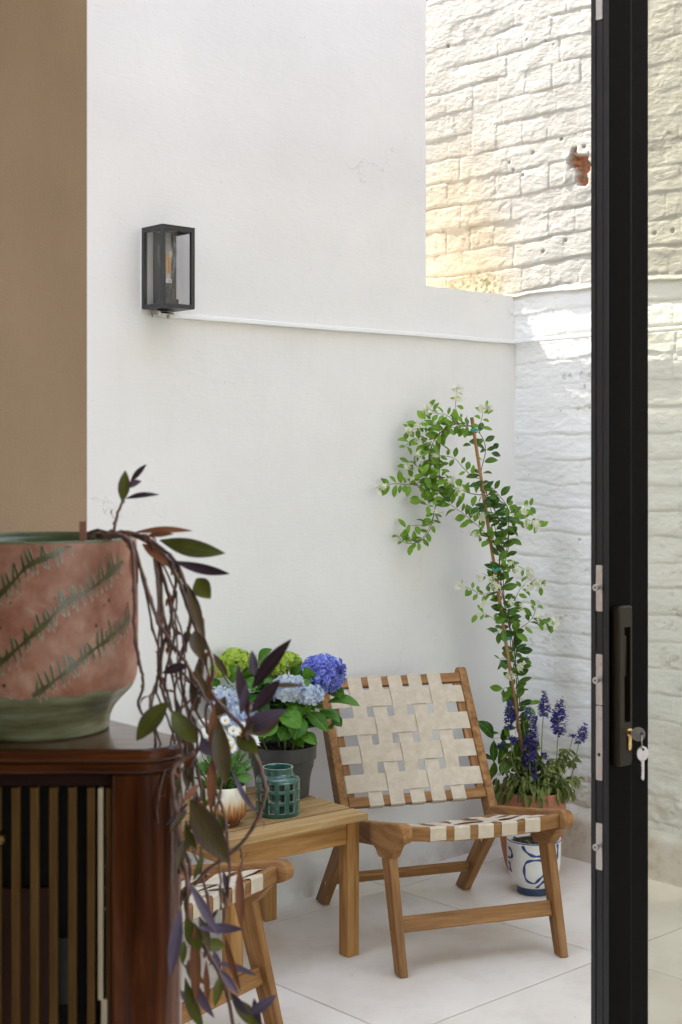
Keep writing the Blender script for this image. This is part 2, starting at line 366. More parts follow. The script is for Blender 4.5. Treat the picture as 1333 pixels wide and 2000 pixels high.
def hash1(a, seed=0):
    n = (a.astype(np.int64)*2654435761 + seed*97531) & 0xffffffff
    n = ((n ^ (n >> 15)) * 2246822519) & 0xffffffff
    return ((n ^ (n >> 13)) & 0xffff)/65535.0

# ------------------------------------------------------------------ ground
PX, PY, X0, Y0, JT = .888, .922, -.785, -.127, .0042
m = MB()
m.add([(-7,-2.12,-.006),(.3,-2.12,-.006),(.3,.05,-.006),(-7,.05,-.006)], [(0,1,2,3)], 1)
for i in range(-7, 2):
    for j in range(-2, 2):
        a = max(X0+PX*(i-0), -7)+JT/2; b = min(X0+PX*(i+1), .06)-JT/2; c0 = max(Y0+PY*(j-1), -2.10)+JT/2; c1 = min(Y0+PY*j, .03)-JT/2
        if b-a < .02 or c1-c0 < .01: continue
        e = .0012; tn = rnd(0, 1)
        m.add([(a,c0,-.02),(b,c0,-.02),(b,c1,-.02),(a,c1,-.02),(a,c0,-e),(b,c0,-e),(b,c1,-e),(a,c1,-e),(a+e,c0+e,0),(b-e,c0+e,0),(b-e,c1-e,0),(a+e,c1-e,0)],
              [(0,1,5,4),(1,2,6,5),(2,3,7,6),(3,0,4,7),(4,5,9,8),(5,6,10,9),(6,7,11,10),(7,4,8,11),(8,9,10,11)], 0, tn)
struct(m.build('patio_paving', [M_TILE, M_GROUT]))
m = MB(); m.add([(-8,-7,-.004),(2,-7,-.004),(2,-2.12,-.004),(-8,-2.12,-.004)], [(0,1,2,3)], 0, .5, [(0,0,0),(10,0,0),(10,5,0),(0,5,0)])
struct(m.build('room_floor', M_RFLOOR))
m = MB(); m.add([(-9,-9,.0),(3,-9,.0),(3,-3.9,.0),(-9,-3.9,.0)], [(0,1,2,3)], 0, .5, [(0,0,0),(10,0,0),(10,5,0),(0,5,0)])
struct(m.build('reflection_dark_floor', simple('dark_floor_helper', (.07,.05,.035), .95)))  # unseen dark floor sheet, added to darken reflections in the cabinet
m = MB(); m.add([(-60,-60,-.05),(60,-60,-.05),(60,60,-.05),(-60,60,-.05)], [(0,1,2,3)])
struct(m.build('ground', simple('pale_gravel', (.48,.45,.40), .9)))

# ------------------------------------------------------------------ white rendered wall (side of a taller volume, low stretch beside the brick wall)
LOWX, LOWZ, HZ, UPX, UPZ = -.496, 2.150, 4.85, -1.75, 12.4  # tallest unseen step is added to keep sun out of the room
xs = sorted(set(list(np.arange(-7, -2.2, .3)) + list(np.arange(-2.2, -.0, .025)) + [LOWX, UPX, 0.0, .045]))
m = MB()
def wy_off(x, z): return -float(.006*fbm(np.array([x*1.3]), np.array([z*1.3]), 3, 5)[0] + .0022*fbm(np.array([x*6.]), np.array([z*6.]), 3, 9)[0])
def top(x0, x1): xm = (x0+x1)/2; return LOWZ if xm > LOWX else (HZ if xm > UPX else UPZ)
idx = {}
zs = list(np.arange(0, LOWZ-.001, .05)) + [LOWZ] + list(np.arange(2.2, HZ, .05)) + [HZ, 6.5, 8, 11, UPZ]
def vert(x, z):
    k = (round(x,4), round(z,4))
    if k not in idx:
        idx[k] = len(m.v); y = wy_off(x, z)
        lip = .004*float(fbm(np.array([x*9.]), np.array([3.3]), 3, 2)[0]) if abs(z-LOWZ) < 1e-6 and x > LOWX-1e-6 else 0
        lx = x + (.004*float(fbm(np.array([z*7.]), np.array([1.3]), 3, 4)[0]) if abs(x-LOWX) < 1e-6 and z > LOWZ else 0)
        m.v.append((lx, y, z+lip)); m.g.append((x, y, z))
    return idx[k]
for i in range(len(xs)-1):
    for j in range(len(zs)-1):
        if zs[j+1] <= top(xs[i], xs[i+1])+1e-6:
            m.f.append([vert(xs[i],zs[j]), vert(xs[i+1],zs[j]), vert(xs[i+1],zs[j+1]), vert(xs[i],zs[j+1])]); m.m.append(0); m.t.append(.5)
def capstrip(pts, dy):                                       # closes top and end faces back to depth dy
    for a, b in zip(pts[:-1], pts[1:]):
        va, vb = m.v[vert(*a)], m.v[vert(*b)]
        m.add([va, vb, (vb[0], dy, vb[2]), (va[0], dy, va[2])], [(3,2,1,0)])
lowx = [x for x in xs if x >= LOWX-1e-6]; midx = [x for x in xs if UPX-1e-6 <= x <= LOWX+1e-6]; upx = [x for x in xs if x <= UPX+1e-6]
capstrip([(x, LOWZ) for x in lowx], .215)
capstrip([(LOWX, z) for z in reversed(zs) if LOWZ-1e-6 <= z <= HZ+1e-6], 3.0)
capstrip([(x, HZ) for x in midx], 3.0)
capstrip([(UPX, z) for z in reversed(zs) if HZ-1e-6 <= z <= UPZ+1e-6], 3.0)
capstrip([(x, UPZ) for x in upx], 3.0)
m.add([(LOWX,.215,0),(.0,.215,0),(.0,.215,LOWZ),(LOWX,.215,LOWZ)], [(0,3,2,1)])
tag(m.build('rendered_wall', M_RENDER, None, 'all'), 'smooth white rendered courtyard wall behind the woven chair, stepping down beside the brickwork', 'wall')

# ------------------------------------------------------------------ painted brick wall with real relief
ds = .0046
S = np.concatenate([np.arange(-.9, 1.05, ds), np.arange(1.05, 2.25, .0125)]); Z = np.arange(.0, 3.75, ds)     # s runs towards the camera (-Y)
s, z = np.meshgrid(S, Z); ch = .0945
wz = z + .022*fbm(s*2.3, z*2.1, 3, 31) + .007*fbm(s*9, z*9, 2, 37) + .018*s*0
row = np.floor(wz/ch); fz = wz/ch-row
wob = .014*fbm(s*4+row*3.7, z*3, 3, 71)
kind = (row.astype(int) % 2); bl = np.where(kind == 0, .262, .135)
off = hash1(row, 3)*.05 + np.where(kind == 0, 0.0, .0675)
sb = (s+wob+off)/bl; bi = np.floor(sb); fs = sb-bi
dz = np.minimum(fz, 1-fz)*ch; dsx = np.minimum(fs, 1-fs)*bl
rn = hash1(row*131+bi, 5); rn2 = hash1(row*57+bi*3, 8)
smear = sstep(-.08, .28, fbm(s*2.6, z*3.6, 3, 45))             # places where paint has filled the joints
dzb = fz*ch + .004*fbm(s*20, z*20, 3, 39); dzb = np.minimum(np.abs(dzb), np.abs(ch-dzb))
mb = np.clip(.15 + 1.5*(fbm(s*5, z*12, 3, 51)+.12), 0, 1.1)*(1-.75*smear)
bed = np.exp(-(dzb/(.0040+.003*np.clip(fbm(s*7, z*9, 2, 41)+.3, 0, 1)))**2)*mb
mp = sstep(.35, .75, hash1(row*71+bi, 14)+.3*fbm(s*5, z*5, 2, 3))*(1-.8*smear)
perp = np.exp(-((dsx+.003*fbm(s*25, z*25, 2, 43))/.0042)**2)*mp
up = sstep(2.135, 2.150, z + .012*fbm(s*5, z*0, 3, 91))
grain = fbm(s*46, z*62, 3, 67); flk = sstep(.12, .2, fbm(s*11, z*15, 4, 63))
hU = -.0052*bed - .0030*perp + .0030*(rn-.5)*(1-.6*smear) + (.5-fz)*.0042*(.2+rn2)*(1-.5*smear) + .0030*fbm(s*13, z*19, 4, 61) + .0011*grain + .0012*flk + .009*fbm(s*1.8, z*1.8, 2, 66)
lump = fbm(s*4.2, z*11, 4, 81); lump2 = np.abs(fbm(s*9, z*21, 4, 85)); ml = np.clip(.55+1.1*fbm(s*4, z*9, 3, 53), .12, 1)
hL = -.0046*np.exp(-(dzb/.0065)**2)*ml + (.5-fz)*.0030*rn2 + .0036*(.5-fz)*ml - .0030*perp + .0075*fbm(s*3.4, z*6.5, 3, 81) - .0036*lump2 + .0016*sstep(.05, .12, fbm(s*7, z*10, 4, 64)) + .0013*fbm(s*45, z*60, 3, 87) + .009*fbm(s*1.6, z*1.6, 2, 88)
strip = sstep(2.115, 2.135, z)*(1-up)
hU = hU*.84
hh = hU*up + (hL-.010)*(1-up) + .006*np.exp(-((z-2.152+.012*fbm(s*5, s*0, 3, 91))/.010)**2)
rough = np.exp(-((z-.24)/.10)**2)*sstep(.17, .2, z)
hh = hh + rough*(.020*fbm(s*22, z*22, 4, 95) - .006)
# broken brick face
hs, hz = .322, 2.605
nx_ = .030*fbm(s*22, z*22, 4, 101); nz_ = .034*fbm(s*20, z*20, 4, 102)
def rect(c0, c1, w, h): return np.maximum(np.abs(s-c0+nx_)-w, np.abs(z-c1+nz_)-h)
d0 = np.minimum(np.minimum(rect(.338, 2.628, .030, .040), rect(.314, 2.646, .036, .024)), rect(.333, 2.585, .024, .048))
r0 = .85 + d0/.05
hole = 1-sstep(.78, .92, r0)
flake = 1-sstep(-.004, .001, np.minimum(rect(.300, 2.600, .046, .040), rect(.275, 2.622, .018, .030)))
hh = hh + (.006-.010*sstep(.26,.33,s))*flake*(1-hole) - (.034 + .014*fbm(s*60, z*60, 3, 107))*hole
# nail holes and chips
for (cs, cz, cr) in ((-.02,2.68,.007),(.10,2.70,.012),(.05,2.62,.008),(.0,2.645,.010),(.24,2.73,.013),(-.35,3.21,.014),(.16,3.12,.006),(.2,3.1,.006),(.07,3.145,.006),(.15,2.31,.013),(.26,2.34,.013),(.66,2.32,.012),(.74,2.32,.012),(.32,1.2,.01),(.12,.95,.008)):
    q = np.sqrt((s-cs)**2+(z-cz)**2)/(cr*.72) + .5*fbm(s*60, z*60, 2, 111); k = 1-sstep(.6, 1.0, q)
    hh = hh - .014*k; hole = np.maximum(hole*1.0, hole)
    
X = -hh
V = np.stack([X, -s, z], -1).reshape(-1, 3); nS, nZ = len(S), len(Z)
ii = (np.arange(nZ-1)[:, None]*nS + np.arange(nS-1)[None, :]).ravel()
Fq = np.stack([ii, ii+nS, ii+nS+1, ii+1], -1)
me = bpy.data.meshes.new('brick_wall'); me.vertices.add(len(V)); me.vertices.foreach_set('co', V.ravel())
me.loops.add(Fq.size); me.polygons.add(len(Fq)); me.loops.foreach_set('vertex_index', Fq.ravel())
me.polygons.foreach_set('loop_start', np.arange(0, Fq.size, 4)); me.polygons.foreach_set('use_smooth', np.ones(len(Fq), bool)); me.update()
def vattr(name, a): q = me.attributes.new(name, 'FLOAT', 'POINT'); q.data.foreach_set('value', np.clip(a, 0, 1).ravel().astype(np.float32))
wst = .14*fbm(s*3.5, z*3.5, 4, 121)
st = .62*sstep(.10, -.30, s+wst) * sstep(2.86, 2.52, z + 1.3*wst) * up
st = st + .35*up*sstep(.1, -.1, s)*sstep(2.5, 2.2, z+.15*fbm(s*5,z*5,3,7))
vattr('stain', st)
vattr('bare', hole)
low = sstep(.55, .12, z + .25*fbm(s*4, z*4, 3, 131)); vattr('damp', np.maximum(low*.95, .5*rough) + .8*sstep(2.19, 2.15, z+.05*fbm(s*9,z*9,3,5))*sstep(.1, -.0, s)*up)
vattr('moss', sstep(2.250, 2.205, z + .05*fbm(s*16, z*16, 4, 141))*sstep(.03, -.10, s)*sstep(-.42,-.30,s+.1*fbm(s*9,z*9,2,3))*sstep(-.12, .30, fbm(s*70, z*95, 4, 143))*up*.7)
vattr('old', up)  # aged cream zone, also darkened against the strong light there
vattr('grime', np.clip(np.exp(-(dzb/.0038)**2)*mb*1.1 + perp*.5, 0, 1)*sstep(-.05, .3, fbm(s*3, z*4, 4, 161))*(.35+.65*up) + .9*sstep(.30, .36, fbm(s*26, z*40, 4, 163))*sstep(.0, .25, fbm(s*2.2, z*2.2, 2, 165)))
me.materials.append(M_BRICK); bw = bpy.data.objects.new('brick_wall', me); COL.objects.link(bw)
tag(bw, 'old white painted brick wall with a broken orange brick and yellowed patch', 'wall')
# rest of the wall, outside the relief (same thing, plain stretch) and its rendered foot
m = MB()
m.box((.02, -3.1, 1.87), (.04, 1.8, 3.76)); m.box((.02, 1.9, 1.87), (.04, 2.0, 3.76))
m.box((.16, -.5, 1.88), (.2, 6.8, 3.80))
m.build('wall_core', M_RENDER, bw)
m = MB(); N = 90; ys = np.linspace(.02, -2.3, N); V = []; 
prof = [(0, 0), (.5, .0), (1.0, 0), (1.0, .3), (.8, .6), (.3, .9), (0, 1)]
for y in ys:
    for k, zz in enumerate((0, .05, .10, .14, .156, .163, .170)):
        q = np.array([y]); d = .030 + .007*fbm(q*6, np.array([zz*9]), 3, 151)[0] + .004*fbm(q*30, np.array([zz*30]), 2, 153)[0]
        d *= (1, 1, .98, .95, .8, .45, -.6)[k]
        V.append((-d - .002, y, zz + .007*fbm(q*8, q*0, 3, 155)[0]*(zz > .1)))
m.add(V, [(i*7+k, i*7+k+1, (i+1)*7+k+1, (i+1)*7+k) for i in range(N-1) for k in range(6)])
t = NT('plinth_render'); c = t.coord(); nn = t.noise(c, 9, 6, .68)
M_PLINTH = t.done(t.bsdf(t.ramp(nn, [(.32, (.46,.37,.27)), (.5, (.66,.60,.51)), (.68, (.72,.68,.62))]), .8, t.bump(t.noise(c, 45, 5, .7), .5, .006), 0, .2))
m.build('plinth', M_PLINTH, bw, 'all')

# ------------------------------------------------------------------ cable trunking round the corner, under the lantern
m = MB()
def trunk(a, b, nrm):
    a, b, nrm = Vector(a), Vector(b), Vector(nrm); n = 24; V = []
    for i in range(n+1):
        p = a.lerp(b, i/n); w = .0005*math.sin(i*1.7)+.0006*math.sin(i*.5)
        for d, zz in ((0,-.008),(.012,-.008),(.014,-.006),(.014,.001),(.012,.002),(.012,.006),(.009,.008),(0,.008)):
            V.append(p + nrm*(d+.002) + Vector((0,0,zz+w)))
    m.add(V, [(i*8+k, i*8+(k+1)%8, (i+1)*8+(k+1)%8, (i+1)*8+k) for i in range(n) for k in range(8)] + [tuple(range(8)), tuple(range(n*8, n*8+8))])
zt = 1.968
trunk((-1.665, 0, 1.957), (-.0, 0, zt), (0,-1,0)); trunk((-.008, -.0165, zt), (-.008, -2.0, zt+.004), (-1,0,0))
tag(m.build('cable_trunking', M_TRUNK, None, 30), 'slim white cable trunking running from the black lantern round the wall corner', 'trunking')

# ------------------------------------------------------------------ wall lantern
lx0 = on_y(275, 470).x; LW, LD = .123, .116
zb, zt2 = on_y(276, 604).z, on_y(275, 447).z
L = thing('wall_lantern', 'black framed box lantern with clear bulb on the white wall', 'wall light', (lx0+LW/2, 0, zb))
xa, xb, ya, yb = lx0, lx0+LW, -.006, -LD; b = .0125
m = MB()
for x in (xa+b/2, xb-b/2):
    for y in (yb+b/2,): m.box((x, y, (zb+zt2)/2), (b, b, zt2-zb-.002))
    m.box((x, ya-b/2, (zb+zt2)/2), (b, b, zt2-zb-.002))
for z_ in (zb+b/2, zt2-b/2):
    m.box(((xa+xb)/2, yb+b/2, z_), (LW-2*b+.001, b-.001, b)); 
    for x in (xa+b/2, xb-b/2): m.box((x, (ya+yb)/2, z_), (b-.001, abs(yb-ya)-2*b+.001, b))
m.build('frame', M_LAMP, L, bevel=.0012)
m = MB(); m.box(((xa+xb)/2, (ya+yb)/2, zt2+.001), (LW+.001, abs(yb-ya)+.001, .004)); m.build('roof_plate', M_LAMP, L, bevel=.001)
m = MB(); m.box(((xa+xb)/2, (ya+yb)/2, zb+.0015), (LW-.004, abs(yb-ya)-.004, .004)); m.build('base_plate', M_LAMP, L)
m = MB(); m.box(((xa+xb)/2+.004, -.0052, (zb+zt2)/2+.008), (LW*.36, .008, (zt2-zb)*.90)); m.box(((xa+xb)/2, -.003, (zb+zt2)/2), (LW+.004, .004, zt2-zb+.006), mat=1)
m.build('back_plate', [M_LAMP, M_TRUNK], L)
for c_, sz in ((((xa+xb)/2, yb+.004, (zb+zt2)/2), (LW-2*b, .002, zt2-zb-2*b)), ((xa+.004, (ya+yb)/2, (zb+zt2)/2), (.002, LD-2*b-.006, zt2-zb-2*b)), ((xb-.004, (ya+yb)/2, (zb+zt2)/2), (.002, LD-2*b-.006, zt2-zb-2*b))):
    m = MB(); m.box(c_, sz); m.build('pane', M_LPANE, L)
bc = Vector(((xa+xb)/2, (ya+yb)/2+.006, 0))
m = MB(); m.lathe([(0, zb+.004),(.024, zb+.004),(.024, zb+.030),(.019, zb+.030),(.019, zb+.066),(.0155, zb+.068),(.0155, zb+.082),(0, zb+.082)], bc, 28); m.box((bc.x, bc.y, zb+.018), (.05,.05,.026)); m.build('lamp_holder', M_LAMP, L, 35)
bulb = MB(); z0 = zb+.083
bulb.lathe([(.013, z0),(.0145, z0+.006),(.016, z0+.02),(.0215, z0+.045),(.0285, z0+.072),(.031, z0+.092),(.029, z0+.110),(.022, z0+.124),(.010, z0+.131),(0, z0+.132)], bc, 32)
bo = bulb.build('bulb', M_BULB, L, 'all')
m = MB()
for a in range(4):
    an = a*math.pi/2+.5; q0 = bc + Vector((math.cos(an)*.012, math.sin(an)*.012, z0+.030)); q1 = bc + Vector((math.cos(an)*.006, math.sin(an)*.006, z0+.088))
    m.tube([q0, q1], .0021, 6); m.tube([q1, bc+Vector((0,0,z0+.098))], .0004, 4, 1); m.tube([q0, bc+Vector((0,0,z0+.022))], .0004, 4, 1)
m.tube([bc+Vector((0,0,z0)), bc+Vector((0,0,z0+.025))], [.006,.003], 8, 1)
f_ = m.build('filament', [M_FIL, M_STEEL], bo, world=False); f_.location = -L.location
m = MB(); 
for k in range(7):
    an = R(-100+k*11-30); p = bc + Vector((math.cos(an)*.0152, math.sin(an)*.0152, 0))
    m.box((p.x, p.y, z0+.0035), (.0034, .0006, .011), Matrix.Rotation(an+math.pi/2, 3, 'Z'), 0)
    if k in (1,2,3,4,5): 
        for zz in (.001, .0035, .006): m.box((p.x+math.cos(an)*.0004, p.y+math.sin(an)*.0004, z0+zz), (.0024, .0004, .001), Matrix.Rotation(an+math.pi/2, 3, 'Z'), 1)
f_ = m.build('rating_label', [M_WHITE, M_INK], bo, world=False); f_.location = -L.location
m = MB(); m.box(((xa+xb)/2+.005, -.028, zb-.008), (.052, .05, .003), Matrix.Rotation(R(14), 3, 'X')); m.box(((xa+xb)/2+.005, -.006, zb-.010), (.05, .004, .022)); m.box((xa+.037, -.03, zb-.009), (.003, .045, .016), Matrix.Rotation(R(14), 3, 'X')); m.build('fixing_bracket', M_STEEL, L, bevel=.0008)

# ------------------------------------------------------------------ sliding door
DX, DY, DT = -2.171, -2.09, .0395                             # leading edge plane, inner face plane, thickness
SW = on_x  # (alias unused)
xr = on_y(1265, 1500, DY+.016).x; DZ = 2.72; DR = -.28
D = thing('sliding_door', 'black framed sliding glass door standing part open with handle and steel lock plates', 'door', (DX, DY+DT/2, 0))
x1 = on_y(1240, 1500, DY).x
def zspan(h0, h1): return (h0+h1)/2, h1-h0
cz, hz_ = zspan(.0, DZ)
ye = lambda px: on_x(px, 1500, DX).y                          # where a pixel column meets the leading edge
m = MB()                                                      # stile: two lips with a channel between, flat face, stepped bead
yl, yg0, yg1, yi = DY+DT, ye(1164), ye(1179), DY
poly = [(DX, yl), (DX, yg0+.0006), (DX+.0025, yg0), (DX+.0025, yg0-.0012), (DX+.0012, yg0-.0014), (DX+.0012, yg1+.0022), (DX+.0035, yg1+.002), (DX+.0035, yg1+.0002), (DX+.0002, yg1), (DX, yg1-.001), (DX, yi+.0012), (DX+.0012, yi), (x1-.012, yi), (x1-.009, yi+.004), (x1, yi+.006), (x1+.002, yi+.010), (xr-.003, yi+.012), (xr, yi+.016), (xr, yl-.010), (xr-.02, yl)]
poly = poly[::-1]
m.prism(poly, .004, DZ, lambda x, a, b: Vector((a, b, x)))
so_ = m.build('stile', [M_BLACK, M_DOORIN], D)
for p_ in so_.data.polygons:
    if p_.normal.y < -.3 or p_.center.x + DX > DX + .02: p_.material_index = 1  # inner faces take the shade-darkened coating
m = MB()
m.box(((xr+DR)/2, DY+DT/2, .05), (DR-xr+.002, DT-.006, .10)); m.box(((xr+DR)/2, DY+DT/2, DZ-.05), (DR-xr+.002, DT-.006, .10)); m.box((DR+.05, DY+DT/2, DZ/2), (.10, DT-.002, DZ))
m.build('rail', M_BLACK, D, bevel=.003)
m = MB(); m.box(((xr+DR)/2, DY+.022, DZ/2), (DR-xr+.01, .006, DZ-.18)); m.build('glass_pane', M_PANE, D)
def zpx(py): return on_x(1171, py, DX).z
plates = [(-70, 38, None, None), (1104, 1194, 1147, 'k'), (1278, 1377, 1328, 'k2'), (1379, 1524, 1474, 'h'), (1608, 1699, 1653, 'k')]
yA, yB = ye(1165.5), ye(1178.0)
def rrect(y0, y1, z0, z1, r=.0018):
    P = []
    for (cy, cz_, a0) in ((y1-r, z1-r, 0), (y0+r, z1-r, 90), (y0+r, z0+r, 180), (y1-r, z0+r, 270)):
        for k in range(4): a = R(a0+k*30); P.append((cy+r*math.cos(a), cz_+r*math.sin(a)))
    return P
for a, b_, kz, kd in plates:
    m = MB(); m.prism(rrect(min(yA,yB), max(yA,yB), zpx(b_), zpx(a)), DX-.0012, DX+.001, lambda x, p, q: Vector((x, p, q)))
    pl = m.build('lock_plate', M_STEEL, D); ym = (yA+yB)/2
    if kz:
        m = MB(); zc = zpx(kz); c0 = Vector((DX-.0012, ym, zc))
        if kd == 'h': m.tube([c0+Vector((-.0003,0,0)), c0+Vector((.0006,0,0))], [.0034,.0034], 20, 1)
        else:
            rr = .0062
            m.tube([c0, c0+Vector((-.008,0,0))], .0034, 14); m.tube([c0+Vector((-.008,0,0)), c0+Vector((-.0086,0,0)), c0+Vector((-.0118,0,0)), c0+Vector((-.0124,0,0))], [rr*.92, rr, rr, rr*.9], 22)
            m.tube([c0+Vector((-.0121,0,0)), c0+Vector((-.0126,0,0))], .0019, 12, 1)
        f_ = m.build('keyhole' if kd == 'h' else 'roller_bolt', [M_STEEL, M_INK], pl, 40, world=False); f_.location = -D.location; pl.location = (0,0,0)
# pull handle on the inner face
hx0, hx1 = on_y(1196, 1340, DY).x, on_y(1237, 1340, DY-.016).x; hz0, hz1 = on_y(1215, 1497, DY-.012).z, on_y(1215, 1184, DY-.012).z; hp = .0165
H_ = MB(); sx0, sx1 = on_y(1220.5, 1340, DY-hp).x, on_y(1232.5, 1340, DY-hp).x; sz0, sz1 = on_y(1226, 1411, DY-hp).z, on_y(1226, 1225, DY-hp).z
def hframe(a, b_, c_, d_, y0, y1): H_.box(((a+b_)/2, (y0+y1)/2, (c_+d_)/2), (b_-a, abs(y1-y0), d_-c_))
P = []
def rr2(x0_, x1_, z0_, z1_, r, n=5):
    o = []
    for (cx_, cz_, a0) in ((x1_-r, z1_-r, 0), (x0_+r, z1_-r, 90), (x0_+r, z0_+r, 180), (x1_-r, z0_+r, 270)):
        for k in range(n): a = R(a0+k*90/(n-1)); o.append((cx_+r*math.cos(a), cz_+r*math.sin(a)))
    return o
O = rr2(hx0, hx1, hz0, hz1, .007); O2 = rr2(hx0+.003, hx1-.003, hz0+.003, hz1-.003, .006); I = rr2(sx0, sx1, sz0, sz1, .0008); n = len(O)
V = [(a, DY, b_) for a, b_ in O] + [(a, DY-hp+.003, b_) for a, b_ in O] + [(a, DY-hp, b_) for a, b_ in O2] + [(a, DY-hp, b_) for a, b_ in I] + [(a, DY-.002, b_) for a, b_ in I]
Fs = [(k*n+i, k*n+(i+1) % n, (k+1)*n+(i+1) % n, (k+1)*n+i) for k in range(4) for i in range(n)] + [tuple(range(4*n, 5*n))]
H_.add(V, Fs); ho = H_.build('handle', M_HANDLE, D, 35)
m = MB(); lz0, lz1 = on_y(1226, 1325, DY-hp).z, on_y(1226, 1243, DY-hp).z
m.hexa([(sx0+.0006, DY-.003, lz0), (sx1-.004, DY-.003, lz0+.003), (sx1-.004, DY-.010, lz0+.003), (sx0+.0006, DY-.010, lz0), (sx0+.0006, DY-.003, lz1), (sx1-.006, DY-.003, lz1), (sx1-.006, DY-.012, lz1), (sx0+.0006, DY-.012, lz1)])
f_ = m.build('lever', M_HANDLE, ho, bevel=.0008, world=False); f_.location = -D.location
cyl = on_y(1229, 1431, DY-hp)
m = MB(); m.tube([cyl+Vector((0,.004,0)), cyl+Vector((0,-.003,0)), cyl+Vector((0,-.0042,0))], [.0082,.0082,.0074], 26)
m.box((cyl.x, cyl.y-.0008, cyl.z-.0175), (.0088, .0045, .021)); m.tube([cyl+Vector((0,.002,-.028)), cyl+Vector((0,-.003,-.028))], .0044, 18)
f_ = m.build('lock_cylinder', M_BRASS, ho, 40, world=False); f_.location = -D.location
# keys
M_KEY = simple('nickel_key', (.40,.36,.33), .42, 1.0, var=.12, scale=90)
K = thing('key_bunch', 'two metal keys on a ring, one pushed into the door lock', 'keys', tuple(cyl))
def disc(m, c, u, v, nn, r, th, hole=None, hr=.0022, ry=1.0):
    k = 28; hc = Vector((0,0)) if hole is None else Vector(hole); V = []
    for sgn in (-1, 1):
        for i in range(k): a = 2*math.pi*i/k; V.append(c + u*(r*math.cos(a)) + v*(r*ry*math.sin(a)) + nn*sgn*th/2)
        for i in range(k): a = 2*math.pi*i/k; V.append(c + u*(hc[0]+hr*math.cos(a)) + v*(hc[1]+hr*math.sin(a)) + nn*sgn*th/2)
    Fs = []
    for i in range(k):
        j = (i+1) % k
        Fs += [(i, k+i, k+j, j), (2*k+i, 2*k+j, 3*k+j, 3*k+i), (i, j, 2*k+j, 2*k+i), (k+i, 3*k+i, 3*k+j, k+j)]
    m.add(V, Fs)
out = Vector((0,-1,0)); vz = Vector((0,0,1))
kc = cyl + Vector((0,-.0185,0)) + Vector((.0035, 0, -.001))
ku = Vector((.55,-.83,0)).normalized()                       # bow plane of the key in the lock
m = MB(); m.beam(cyl+Vector((0,.004,0)), kc, .0022, .007, vz); disc(m, kc, ku, vz, ku.cross(vz), .0128, .0022, (.0062, .0008), .0026)
m.build('key', M_KEY, K)
rc = kc + ku*.0062 + Vector((0,0,-.0125)); m = MB(); rp = [rc + Vector((.8,.6,0))*(.0118*math.cos(a)) + vz*(.0128*math.sin(a)) for a in np.linspace(0, 2*math.pi, 33)]
m.tube(rp, .0009, 6); m.build('key_ring', M_KEY, K, 'all')
k2 = rc + Vector((.001,-.001,-.0225)); u2 = Vector((.93,-.36,0)).normalized(); n2_ = u2.cross(vz)
m = MB(); disc(m, k2, u2, vz, n2_, .0122, .0022, (.0008, .0075), .0026, 1.12)
bz = -.0125; pts = [(-.0030,bz),(.0034,bz),(.0034,-.046),(.0010,-.0495),(-.0030,-.046)]
teeth = [(-.0030,-.046),(-.0030,-.041),(-.0012,-.0395),(-.0028,-.037),(-.0028,-.033),(-.0008,-.0315),(-.0030,-.029),(-.0030,-.027),(-.0010,-.0255),(-.0034,-.023),(-.0034,-.0195),(-.0014,-.018),(-.0038,-.016),(-.0038,bz)]
m.prism([(.0034,bz),(.0034,-.046),(.0010,-.0495)] + teeth, -.0011, .0011, lambda x, a, b_: k2 + u2*a + vz*b_ + n2_*x)
m.build('key', M_KEY, K)

# ------------------------------------------------------------------ the room the picture is taken from, plus unseen blocks added to shape the light
bx = on_y(170, 600, -1.85).x
m = MB(); m.box(((bx-8)/2, -1.72, 1.6), (bx+8, .26, 3.2)); iw = m.build('interior_wall', M_TAUPE)
tag(iw, 'plain taupe wall end behind the patterned plant pot', 'wall')
m = MB()
m.box((-7.0, -4.2, 1.4), (.2, 4.3, 2.9)); m.box((1.2, -4.4, 1.4), (.2, 4.5, 2.9))
struct(m.build('room_shell', M_ROOM))
m = MB(); m.box((-6.1, -3.8, 4.6), (5.6, 4.3, 3.0)); struct(m.build('sky_blocker', simple('sky_blocker_pale', (.60,.57,.52), .8, var=.05, scale=3)))  # unseen block added to hide low sky from the upper bricks, pale for bounce
m = MB(); m.box((-6.35, -6.0, 1.35), (5.0, .15, 2.7), Matrix.Rotation(math.atan2(RT.y, RT.x), 3, 'Z')); struct(m.build('reflection_shield', simple('shield_dark', (.10,.07,.045), .8)))  # unseen wall added behind the camera to darken reflections

m = MB(); m.box((0, -5.8, 5.2), (7, 1.0, 4.2)); struct(m.build('rear_sky_blocker', simple('rear_blocker_brown', (.24,.17,.11), .85, var=.25, scale=8)))  # unseen dark block added to cut skylight on the upper white wall
